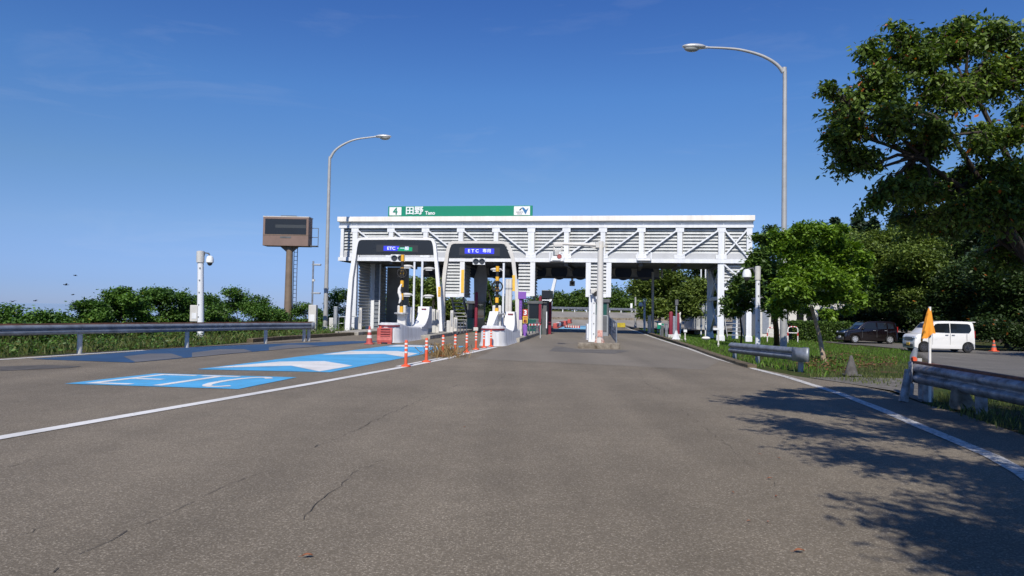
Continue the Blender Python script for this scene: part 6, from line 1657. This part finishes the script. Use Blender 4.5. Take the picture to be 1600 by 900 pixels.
# trees seen through the gate
T_('leafy_tree', 'green tree filling the left portal opening, behind the white masts', [(636, 460, 34, 38), (615, 478, 24, 32), (655, 486, 34, 28)], 64, LM_OLIVE, (636, 516), 420, 24, .30, .14, 21, group='trees behind the gate')
T_('leafy_tree', 'green tree seen right of the masts under the left portal', [(676, 462, 28, 40), (700, 488, 28, 30), (690, 440, 20, 22)], 66, LM_OLIVE, (682, 516), 380, 24, .30, .14, 22, group='trees behind the gate')
T_('leafy_tree', 'dim tree in the gap between the second portal and the hanging stairs', [(772, 478, 26, 34), (800, 486, 26, 26), (762, 450, 12, 30)], 72, LM_MID, (778, 514), 320, 22, .30, .14, 23, group='trees behind the gate')
for i, (lb, px, Y) in enumerate((('rounded far tree left of the small bare tree beyond the ramp', [(868, 470, 20, 13), (885, 474, 18, 13)], 122), ('far tree with a thin bare top beyond the ramp', [(903, 470, 16, 15), (910, 462, 9, 10), (922, 474, 14, 13)], 124), ('tall far tree right of the gantry pole beyond the ramp', [(955, 466, 20, 22), (966, 472, 18, 18), (948, 476, 18, 14)], 126), ('far tree between the gantry pole and the olive tree', [(982, 474, 14, 12), (972, 478, 16, 10), (992, 472, 12, 16)], 124), ('low far tree at the left end of the ramp rail', [(840, 476, 20, 12), (856, 478, 14, 11)], 123))):
    L = pl(px, Y, 1.5); cx = sum(l[0] for l in L)/len(L)
    tree('far_tree', lb, (cx, Y, 1.5), L, 260, 22, .42, LM_MID, .16, group='far trees beyond the ramp', seed=40+i, shell=.5)
# right side
T_('leafy_tree', 'big olive green tree behind the rear canopy end on the right', [(1012, 452, 26, 28), (1040, 442, 30, 30), (1028, 476, 30, 26), (1058, 456, 26, 28)], 64, LM_OLIVE, (1030, 514), 620, 26, .27, .18, 51, group='trees on the right verge')
T_('leafy_tree', 'olive tree with low crown left of the grey hut', [(1074, 462, 26, 26), (1064, 486, 24, 18), (1090, 448, 22, 26), (1082, 480, 18, 18)], 60, LM_OLIVE, (1076, 512), 460, 26, .25, .16, 52, group='trees on the right verge')
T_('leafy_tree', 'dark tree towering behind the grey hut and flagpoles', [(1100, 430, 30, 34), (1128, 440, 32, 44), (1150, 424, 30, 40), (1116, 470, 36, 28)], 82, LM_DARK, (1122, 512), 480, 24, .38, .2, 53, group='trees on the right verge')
T_('young_tree', 'thin young tree growing in front of the right gate leg', [(1152, 458, 22, 22), (1164, 436, 16, 18), (1140, 474, 14, 16), (1166, 476, 16, 16), (1150, 490, 12, 10)], 34, LM_MID, (1158, 541), 190, 16, .17, .05, 54, group='trees on the right verge', jit=.8, twigs=60)
T_('leafy_tree', 'dark leaning tree between the camera pole and the tall lamp', [(1198, 418, 28, 34), (1216, 452, 30, 34), (1240, 462, 28, 28), (1204, 474, 22, 24), (1180, 440, 18, 22), (1200, 385, 18, 14), (1190, 372, 14, 12), (1184, 402, 15, 18), (1206, 362, 14, 9)], 32, LM_MID, (1214, 541), 420, 24, .18, .17, 55, group='trees on the right verge', trunk_top=None)
lean = at(1288, 563.5); tt = dep(1268, 480, lean.y)
tree('bright_tree', 'bright green tree with a pale leaning trunk on the right verge', (lean.x, lean.y, gz(lean.x, lean.y)), pl([(1222, 392, 26, 20), (1232, 372, 30, 18), (1268, 368, 34, 18), (1302, 382, 34, 22), (1318, 412, 26, 20), (1226, 425, 28, 20), (1258, 412, 40, 24), (1296, 438, 34, 18), (1240, 448, 34, 16), (1280, 466, 26, 12), (1330, 440, 16, 12), (1225, 470, 24, 12), (1310, 462, 18, 12), (1292, 488, 12, 9), (1250, 392, 60, 22), (1270, 430, 60, 22), (1222, 455, 24, 16), (1345, 418, 20, 14), (1338, 462, 20, 12), (1250, 362, 20, 8), (1292, 366, 16, 7), (1260, 486, 16, 8), (1332, 384, 14, 9), (1350, 402, 12, 9), (1212, 366, 12, 8), (1318, 356, 11, 7), (1352, 440, 13, 9), (1222, 488, 12, 7), (1326, 482, 12, 7)], lean.y-.3, .7),
     1750, 28, .135, LM_BRIGHT, .075, trunk_top=tt, vsq=1.15, group='trees on the right verge', seed=56, limbs=False, bark=BARKP, tmid=.55, shell=.3, split=3, flat=.6)
W_ = 'trees of the dark wood behind the parked cars'
T_('wood_tree', 'olive topped tree above the dark car, left in the wood', [(1338, 402, 34, 34), (1362, 420, 34, 38), (1322, 438, 30, 34), (1345, 465, 34, 24)], 58, LM_OLIVE, (1350, 527), 520, 26, .26, .2, 61, group=W_)
T_('wood_tree', 'green tree right above the dark car roof', [(1392, 420, 36, 34), (1410, 452, 36, 32), (1376, 458, 32, 26)], 56, LM_MID, (1400, 530), 480, 26, .26, .2, 62, group=W_)
T_('wood_tree', 'tree with pale layered top left of the orange flag tip', [(1428, 372, 36, 22), (1450, 402, 44, 34), (1468, 436, 40, 34), (1430, 462, 30, 24)], 54, LM_OLIVE, (1448, 532), 560, 26, .26, .2, 63, group=W_)
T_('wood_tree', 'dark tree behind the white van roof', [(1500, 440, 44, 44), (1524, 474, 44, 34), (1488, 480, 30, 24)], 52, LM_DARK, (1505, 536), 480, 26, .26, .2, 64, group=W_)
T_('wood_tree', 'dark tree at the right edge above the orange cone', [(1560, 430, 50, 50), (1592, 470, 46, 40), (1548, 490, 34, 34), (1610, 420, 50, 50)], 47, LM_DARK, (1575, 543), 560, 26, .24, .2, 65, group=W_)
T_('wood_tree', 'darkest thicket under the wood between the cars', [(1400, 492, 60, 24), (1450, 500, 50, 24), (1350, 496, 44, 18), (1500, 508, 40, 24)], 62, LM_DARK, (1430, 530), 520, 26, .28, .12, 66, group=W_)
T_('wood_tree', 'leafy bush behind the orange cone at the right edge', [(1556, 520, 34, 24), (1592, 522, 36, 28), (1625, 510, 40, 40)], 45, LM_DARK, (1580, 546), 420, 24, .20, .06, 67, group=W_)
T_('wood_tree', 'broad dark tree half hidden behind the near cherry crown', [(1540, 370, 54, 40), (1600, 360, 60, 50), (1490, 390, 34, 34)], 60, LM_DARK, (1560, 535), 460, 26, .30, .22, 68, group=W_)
# conifers on the slope
def conifer(label, px, ytop, ybot, Y, rw, seed):
    b = dep(px, 520, Y); zt = dep(px, ytop, Y).z; k = mpp(Y); zb_ = dep(px, ybot, Y).z
    rng = np.random.default_rng(seed); e = empty('conifer', (b.x, b.y, gz(b.x, b.y)), label, 'tree', 'conifers above the wood'); g0 = gz(b.x, b.y)
    Cs = []; nL = 26; tb = MB(); tb.tube([(0, 0, -.3), (0, 0, zt-g0)], [.28, .04], 8)
    for i in range(nL):
        t = i/(nL-1); z = zb_+(zt-zb_)*t-g0; rr = rw*k*(1-t)**.8+.32
        for j in range(9):
            a = rng.uniform(0, 6.28); L_ = rr*rng.uniform(.6, 1.1); m_ = max(6, int(22*L_))
            s = rng.random(m_)**.7; Cs.append(np.stack([np.cos(a)*L_*s+rng.normal(0, .12, m_), np.sin(a)*L_*s+rng.normal(0, .12, m_), z-.30*L_*s+.2*L_*s**2+rng.normal(0, .10, m_)], 1))
    C = np.concatenate(Cs); tint = np.clip(rng.normal(.5, .25, len(C)), 0, .9)
    me = quads_mesh('crown', leaves(C, .46, tint, .6, rng=rng), tint, LM_CONIFER); o = bpy.data.objects.new('crown', me); COL.objects.link(o); o.parent = e
    tb.build('trunk', BARK, e)
conifer('leftmost conifer tip above the bright tree', 1304, 341, 430, 86, 26, 1)
conifer('broad conifer just right of the leftmost tip', 1341, 331, 430, 84, 30, 2)
conifer('lower conifer right beside the broad one', 1364, 341, 430, 82, 30, 3)
conifer('tallest conifer, right of the far hill ridge', 1404, 325, 430, 78, 36, 4)
conifer('conifer behind the near cherry branches', 1432, 340, 430, 80, 34, 5)
# clipped hedge
a = dep(1238, 526, 55.5); b = dep(1334, 527, 55.5); h = 29*mpp(55.5); rng = np.random.default_rng(9); n = 9000
e = empty('clipped_hedge', ((a.x+b.x)/2, a.y, gz(b.x, b.y)), 'long clipped hedge left of the dark car', 'hedge'); w_ = b.x-a.x
P = np.stack([rng.uniform(-w_/2, w_/2, n), rng.uniform(0, 1.4, n), rng.uniform(0, h, n)], 1); f_ = rng.random(n)
P[f_ < .45, 1] = rng.normal(0, .06, (f_ < .45).sum()); q = (f_ > .45) & (f_ < .85); P[q, 2] = h+rng.normal(0, .06, q.sum())
tint = np.clip(rng.normal(.45, .25, n), 0, .95); me = quads_mesh('foliage', leaves(P, .15, tint, .1, rng=rng), tint, LM_MID); o = bpy.data.objects.new('foliage', me); COL.objects.link(o); o.parent = e
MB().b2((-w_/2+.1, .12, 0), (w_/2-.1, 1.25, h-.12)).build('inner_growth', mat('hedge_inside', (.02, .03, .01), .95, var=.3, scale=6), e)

# the near cherry tree, its trunk just outside the picture
CH = [(1318, 196, 36, 40, 8.5), (1335, 255, 52, 30, 8.6), (1368, 135, 50, 44, 8.7), (1425, 92, 52, 44, 8.8), (1400, 190, 54, 40, 8.3), (1478, 72, 56, 34, 9.0), (1480, 150, 62, 46, 8.8), (1545, 62, 60, 34, 9.2), (1560, 130, 60, 44, 9.0), (1450, 235, 46, 20, 8.6), (1395, 300, 44, 14, 8.4),
      (1600, 100, 34, 50, 9.0), (1604, 190, 30, 40, 9.0), (1540, 215, 46, 22, 8.8), (1480, 300, 60, 24, 9.2), (1545, 335, 66, 32, 9.4), (1606, 290, 40, 40, 9.2), (1430, 345, 46, 16, 9.4), (1580, 400, 50, 40, 9.8), (1362, 326, 30, 10, 8.4), (1520, 275, 44, 14, 9.0), (1300, 222, 24, 26, 8.4), (1288, 145, 14, 16, 8.5), (1352, 78, 22, 22, 8.7), (1398, 50, 20, 18, 8.8), (1500, 40, 26, 14, 9.0), (1440, 275, 44, 12, 8.7), (1590, 350, 30, 34, 9.6), (1420, 322, 40, 12, 8.9), (1470, 360, 50, 16, 9.0), (1560, 300, 40, 20, 9.3), (1330, 160, 30, 24, 8.8), (1545, 320, 50, 40, 8.5), (1590, 330, 44, 50, 8.6), (1580, 270, 40, 26, 8.5), (1500, 340, 50, 26, 8.5), (1440, 310, 44, 18, 8.4), (1530, 235, 36, 14, 8.4), (1590, 215, 26, 18, 8.4), (1460, 210, 44, 18, 8.3)]
def cherry(label, L, base, fork, n, seed, group='roadside cherry trees', per=26, ls=.088, hubs=None):
    rng = np.random.default_rng(seed); base = Vector(base); root = empty('cherry_tree', base, label, 'tree', group); fork = Vector(fork)
    tb = MB(); tb.tube([(0, 0, -.2), ((fork-base)*.3+Vector((.05, 0, 0))).to_tuple(), ((fork-base)*.7).to_tuple(), (fork-base)], [.17, .125, .11, .10], 12)
    for q in hubs or []:
        m1 = fork.lerp(q, .5)+Vector((.05, 0, .10))+Vector(rng.normal(0, .06, 3)); tb.tube([fork-base, m1-base, q-base], [.058, .040, .022], 9)
    vol = np.array([l[3]*l[5] for l in L])**.9; pr = vol/vol.sum(); Cs = []; Ts = []
    for i, l in enumerate(L):
        c = Vector(l[:3]); hb = min(hubs, key=lambda q: (q-c).length) if hubs else fork
        mid = hb.lerp(c, .5)+Vector(rng.normal(0, .10, 3))-Vector((0, 0, .05))
        tb.tube([hb-base, hb.lerp(c, .2)-base+Vector(rng.normal(0, .05, 3)), mid-base, c-base], [.026, .021, .015, .008], 7)
        m_ = max(5, int(n*pr[i])); 
        for j in range(m_):
            d = rng.normal(size=3); d /= np.linalg.norm(d); r = (.10+1.15*rng.random()**1.1)**.6
            e_ = Vector((l[0]+d[0]*l[3]*r, l[1]+d[1]*l[4]*r, l[2]+d[2]*l[5]*r)); t = rng.uniform(.3, 1)
            s0 = mid.lerp(c, t); q = s0.lerp(e_, .55)+Vector((0, 0, .05+.08*rng.random()))
            tb.tube([s0-base, q-base, e_-base], [.010, .007, .003], 4, cap=False)
            tt_ = rng.normal(.45, .18)
            for k in range(per):
                u = rng.random(); pnt = (s0.lerp(q, u*1.0) if rng.random() < .3 else q.lerp(e_, u))
                Cs.append((pnt.x-base.x+rng.normal(0, .045), pnt.y-base.y+rng.normal(0, .045), pnt.z-base.z+rng.normal(0, .03))); Ts.append(min(.94, max(0, tt_+rng.normal(0, .16))) if rng.random() > .012 else 1.0)
    C = np.array(Cs); tint = np.array(Ts); me = quads_mesh('crown', leaves(C, ls, tint, .75, .35, rng), tint, LM_CHERRY); o = bpy.data.objects.new('crown', me); COL.objects.link(o); o.parent = root
    tb.build('trunk', BARK, root, smooth=True); return root
L = []
for (x, y, rx, ry, Y) in CH:
    p = dep(x, y, Y); k = mpp(Y); L.append((p.x, p.y, p.z, rx*k, (rx+ry)*.5*k, ry*k))
cherry('near cherry tree with orange flecked leaves overhanging from the right', L, (7.5, 9.6, 0), dep(1630, 440, 9.4), 2350, 71, per=30, ls=.070, hubs=[dep(1576, 318, 9.2), dep(1545, 250, 8.9), dep(1600, 262, 9.0), dep(1500, 292, 8.8), dep(1604, 180, 9.0), dep(1480, 200, 8.6), dep(1560, 375, 9.5), dep(1430, 245, 8.5), dep(1520, 140, 8.9)])
# its neighbours further down the row stand outside the picture; their crowns shade the road
L2 = [(3.4, 6.3, 5.4, .8, .9, .45), (3.05, 4.2, 5.1, .8, 1.2, .5), (2.9, 2.4, 4.8, .7, 1.0, .5), (4.2, 5.8, 5.6, 1.0, 1.1, .5), (4.6, 3.4, 5.3, 1.1, 1.3, .7), (5.5, 5.2, 5.8, 1.2, 1.2, .7), (5.6, 2.6, 5.5, 1.3, 1.3, .8), (3.8, 1.4, 5.0, 1.0, 1.0, .6),
      (6.6, 4.4, 5.6, 1.3, 1.3, .9), (7.7, 5.5, 5.4, 1.2, 1.1, .8), (7.0, 6.3, 5.9, 1.0, .8, .6), (8.8, 5.6, 5.6, 1.0, 1.2, .8), (7.6, 2.2, 5.2, 1.3, 1.3, .9), (6.0, 1.2, 5.0, 1.3, 1.2, .8), (5.2, 3.8, 5.0, 1.4, 1.4, .6)]
cherry('cherry tree beside the camera whose crown shades the road', L2, (7.6, 3.4, 0), (6.4, 3.6, 3.0), 2600, 72)
L3 = [(2.3, .3, 4.6, .6, .9, .5), (2.2, -.9, 4.7, .7, 1.1, .5), (3.2, -1.3, 4.8, 1.0, 1.2, .6), (3.2, .2, 4.9, .8, .9, .5), (3.8, .4, 5.0, 1.2, 1.2, .7), (5.2, -.4, 5.0, 1.4, 1.4, .8), (4.2, -2.4, 4.8, 1.3, 1.3, .7), (6.6, -.9, 5.0, 1.4, 1.4, .9)]
cherry('cherry tree behind the camera on the right, casting the nearest shade', L3, (7.4, -1.6, 0), (6.2, -1.4, 2.8), 1700, 73)
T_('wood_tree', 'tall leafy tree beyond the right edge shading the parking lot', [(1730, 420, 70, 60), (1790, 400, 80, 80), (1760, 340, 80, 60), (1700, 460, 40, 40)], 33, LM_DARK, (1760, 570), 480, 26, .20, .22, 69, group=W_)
T_('wood_tree', 'tall green tree behind the bright tree, left of the conifer tips', [(1225, 400, 30, 34), (1262, 376, 34, 24), (1250, 440, 36, 34), (1290, 384, 24, 26)], 76, LM_MID, (1250, 524), 420, 26, .32, .2, 74, group=W_)
T_('wood_tree', 'tall green tree rising under the broad conifer', [(1326, 382, 32, 30), (1372, 376, 34, 26), (1350, 420, 44, 34)], 72, LM_OLIVE, (1350, 526), 420, 26, .32, .2, 75, group=W_)
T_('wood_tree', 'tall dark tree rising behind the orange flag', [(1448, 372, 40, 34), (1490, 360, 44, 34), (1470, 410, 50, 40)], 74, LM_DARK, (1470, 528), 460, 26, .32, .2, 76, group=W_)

# ------------------------------------------------------------------ grass
def GP_(*px): return [(p.x, p.y) for p in (at(*q) for q in px)]
verge_far = GP_((1050, 531), (1120, 553), (1180, 573), (1235, 579), (1262, 588), (1290, 588), (1430, 560), (1420, 548), (1330, 541), (1262, 534), (1200, 527), (1120, 519), (1060, 512), (1010, 512), (990, 508.5), (1000, 515))
grass('verge_grass', [verge_far], 80, .11, LM_GRASS, 5, wid=.010, label='lush green grass on the right verge beyond the short guard rail', zoff=0.0)
near_r = GP_((1445, 634), (1500, 650), (1605, 684))+[(7.4, 4), (12, 4), (13, 12), (9, 14.5)]
grass('shade_grass', [near_r], 160, .10, LM_GRASSD, 6, wid=.006, label='sparse shaded grass under the near right guard rail')
vf2 = GP_((1262, 590), (1330, 598), (1400, 606), (1428, 590), (1420, 566), (1360, 570), (1290, 575))
grass('driveway_grass', [vf2], 110, .08, LM_GRASSD, 16, wid=.007, label='patchy short grass around the dark cone by the driveway')
bank = [(-30, 6), (-24, 6)]+GP_((-120, 572), (0, 558), (130, 550.5), (300, 541), (400, 534), (500, 527))+[(-9, 46), (-20, 48), (-34, 40)]
grass('bank_grass', [bank], 55, .24, leafmat('bank_grass_leaves', (0.03, 0.055, 0.014), (0.17, 0.19, 0.055), trans=.25), 7, wid=.012, label='tangled weeds and grass covering the left bank')
# broad-leaved ground cover climbing under the left rail
rng = np.random.default_rng(12); n = 34000; a = np.array(bank)
X = rng.uniform(-26, -8, n*3); Yv_ = rng.uniform(8, 42, n*3); ok = inpoly(X, Yv_, bank); X = X[ok][:n]; Yv_ = Yv_[ok][:n]; n = len(X)
P = np.stack([X, Yv_, rng.random(n)**1.4*.62*(.55+.45*np.sin(X*1.7+np.sin(Yv_*1.1)*2))], 1); tint = np.clip(rng.normal(.5, .25, n), 0, .93)
me = quads_mesh('ground_cover', leaves(P, .11, tint, .1, .8, rng), tint, LM_SHRUB); o = bpy.data.objects.new('ground_cover', me); COL.objects.link(o); tag(o, 'broad leaved creepers and weeds below the left guard rail', 'ground cover', kind='stuff')
strip_l = [(-11.2, 34), (-9.6, 32), (-7.2, 40), (-9, 44)]
# brown leaf litter patch
pp = GP_((1240, 566), (1290, 552), (1340, 553), (1405, 560), (1390, 576), (1300, 584), (1255, 582))
rng = np.random.default_rng(14); a = np.array(pp); n = 7000; X = rng.uniform(a[:, 0].min(), a[:, 0].max(), n); Yv_ = rng.uniform(a[:, 1].min(), a[:, 1].max(), n); ok = inpoly(X, Yv_, pp); X, Yv_ = X[ok], Yv_[ok]
P = np.stack([X, Yv_, np.array([gz(x, y) for x, y in zip(X, Yv_)])+.03+.05*rng.random(len(X))], 1); tint = rng.random(len(X))
me = quads_mesh('leaf_litter', leaves(P, .10, tint, 0, 1.5, rng), tint, leafmat('litter_leaves', (.07, .04, .02), (.24, .13, .06))); o = bpy.data.objects.new('leaf_litter', me); COL.objects.link(o); tag(o, 'brown leaf litter on the verge around the pale leaning trunk', 'leaf litter', kind='stuff')
# ------------------------------------------------------------------ carry every post, cabinet and wall down to what it stands on
bpy.context.view_layer.update()
STAND = {'lamp_mast', 'toll_cabinet', 'pipe_post', 'flag_staff', 'road_sign', 'white_post', 'pipe_barricade', 'grey_hut', 'barrier_gate', 'maroon_post', 'detector_post', 'water_barrier', 'loose_pipe'}
def below(o):
    for c in o.children:
        if c.type == 'MESH': yield c
        yield from below(c)
for o in list(COL.objects):
    if o.parent or o.type != 'EMPTY' or o.name.split('.')[0] not in STAND: continue
    l = o.matrix_world.translation
    fl = gz(l.x, l.y)-0.03
    if 27 < l.y < 58 and -10 < l.x < 5: fl = 0.5 if (o.name.startswith('barrier_gate') and l.y < 36) else 0.15
    if l.y > 90: fl = 0.9
    if l.y > 70 and o.name.startswith('water_barrier'): fl = ramp_z(l.x, l.y)
    best = None
    for m in below(o):
        z = min((m.matrix_world @ v.co).z for v in m.data.vertices)
        if best is None or z < best[0]: best = (z, m)
    if best is None or best[0]-fl < 0.04: continue
    z, m = best
    if o.name.startswith('water_barrier'):
        o.location.z -= z-fl; continue
    for v in m.data.vertices:
        w_ = m.matrix_world @ v.co
        if w_.z < z+0.03: v.co.z -= z-fl
